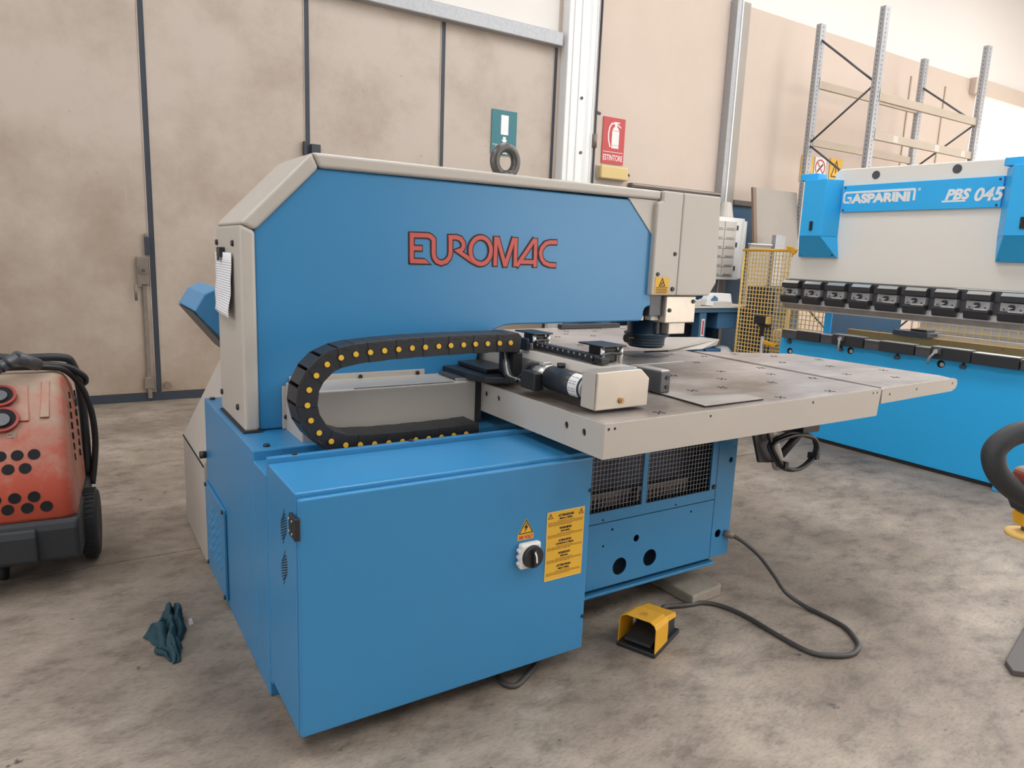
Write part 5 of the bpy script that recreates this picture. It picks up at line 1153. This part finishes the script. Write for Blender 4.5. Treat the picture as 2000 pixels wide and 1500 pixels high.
MB().hexa([(8.30, 4.95, 0.0), (8.369, 4.95, 0.0), (8.369, 4.99, 0.0), (8.30, 4.99, 0.0), (8.30, 5.36, 2.74), (8.369, 5.36, 2.74), (8.369, 5.40, 2.74), (8.30, 5.40, 2.74)]).build('edge_strip', WOOD, lb_)
pf = MB().box(7.80, 8.26, 4.90, 4.93, 0.0, 1.86).box(7.80, 8.26, 4.895, 4.93, 1.861, 1.885).build('low_panel', BOARD, None, 0.003); tag(pf, 'low grey panel standing before the leaning board', 'panel'); bx('white_edge', WHITE, pf, 7.795, 8.265, 4.88, 4.935, 1.886, 1.90)
dk = thing('dark_cabinet', 'dark blue steel cabinet behind the tall yellow mesh guard', 'cabinet', (7.4, 4.3, 0))
bx('carcass', NAVY, dk, 7.36, 8.0, 4.12, 4.5, 0.0, 1.32, 0.006)
for i in range(3): bx('drawer', mat('deep_blue_drawer', (0.018, 0.035, 0.06, 1), 0.5), dk, 7.42, 7.95, 4.10, 4.12, 0.35+0.31*i, 0.63+0.31*i, 0.004)
ps_ = MB().box(8.30, 8.42, 4.86, 4.93, 0.0, 2.04).box(8.421, 8.54, 4.875, 4.93, 0.0, 2.03).build('steel_channel', GALV, None, 0.004); tag(ps_, 'short grey steel channel standing before the grey board', 'channel')

# ------------------------------------------------------------------ pallet truck handle at the right edge
T_ = thing('pallet_truck', 'pallet truck tiller with black loop handle at the right edge', 'pallet truck', (1.75, -1.62, 0))
def cp3(px, py, d):      # numbers measured once on the photograph, d metres from the lens
    return Vector((-0.54776, -2.02744, 1.6)) + d*((px-1000)/1385.48*RX-(py-749)/1385.48*UX+FX)
loop = [Vector(q)+RX*0.024 for q in ((1.289, -1.332, 1.257), (1.245, -1.308, 1.246), (1.213, -1.295, 1.228), (1.196, -1.289, 1.205), (1.196, -1.293, 1.178), (1.206, -1.303, 1.152), (1.225, -1.320, 1.128), (1.25, -1.340, 1.108))]
right_end = Vector((1.44, -1.435, 1.287)); low_end = Vector((1.315, -1.39, 1.085))
MB().tube(cat([right_end]+loop+[low_end], 6), 0.0245, 16).build('loop_handle', RUBBER, T_)
hd = MB().hexa([(1.225, -1.36, 1.06), (1.40, -1.47, 1.05), (1.44, -1.40, 1.05), (1.265, -1.29, 1.06), (1.235, -1.355, 1.135), (1.40, -1.46, 1.165), (1.44, -1.39, 1.165), (1.27, -1.30, 1.135)]).build('tiller_head', WASHRED, T_, 0.012, 3)
MB().hexa([(1.24, -1.365, 1.035), (1.40, -1.465, 1.025), (1.43, -1.41, 1.025), (1.27, -1.31, 1.035), (1.235, -1.36, 1.058), (1.40, -1.465, 1.048), (1.43, -1.40, 1.048), (1.265, -1.30, 1.058)]).build('head_band', DARK, hd, 0.004)
MB().hexa([(1.262, -1.345, 1.0), (1.32, -1.385, 0.99), (1.34, -1.35, 0.99), (1.28, -1.315, 1.0), (1.255, -1.345, 1.032), (1.32, -1.385, 1.03), (1.34, -1.35, 1.03), (1.275, -1.31, 1.032)]).build('rocker_bracket', YEL, T_, 0.004)
MB().lathe([(0.02, 0), (0.042, 0.002), (0.042, 0.012), (0.03, 0.016)], (1.285, -1.345, 0.972), 20).build('rocker_disc', mat('pale_yellow', (0.72, 0.45, 0.12, 1), 0.5), T_)
MB().cyl((1.285, -1.345, 0.985), (1.285, -1.345, 1.0), 0.012, 10).build('rocker_pin', GUN, T_)
for o in T_.children:
    if o.name.split('.')[0] in ('tiller_head', 'rocker_bracket', 'rocker_disc', 'rocker_pin'): o.location = o.location+RX*0.03+UX*0.03
MB().cyl((1.41, -1.435, 1.09), (1.85, -1.72, 0.25), 0.022, 14).build('tiller_shaft', SIGNRED, T_)
bx('pump_body', SIGNRED, T_, 1.72, 2.0, -1.86, -1.58, 0.10, 0.34, 0.015)
MB().lathe([(0.04, -0.03), (0.09, -0.03), (0.09, 0.03), (0.04, 0.03)], (1.82, -1.72, 0.09), 24, 'y').build('steer_wheel', TYRE, T_)
MB().lathe([(0.04, -0.03), (0.09, -0.03), (0.09, 0.03), (0.04, 0.03)], (1.92, -1.72, 0.09), 24, 'y').build('steer_wheel', TYRE, T_)
for yy in (-1.93, -1.55): bx('fork', SIGNRED, T_, 1.95, 3.1, yy, yy+0.15, 0.05, 0.10, 0.01)
for yy in (-1.90, -1.52): MB().cyl((2.95, yy, 0.04), (2.95, yy+0.09, 0.04), 0.04, 16).build('load_wheel', TYRE, T_)
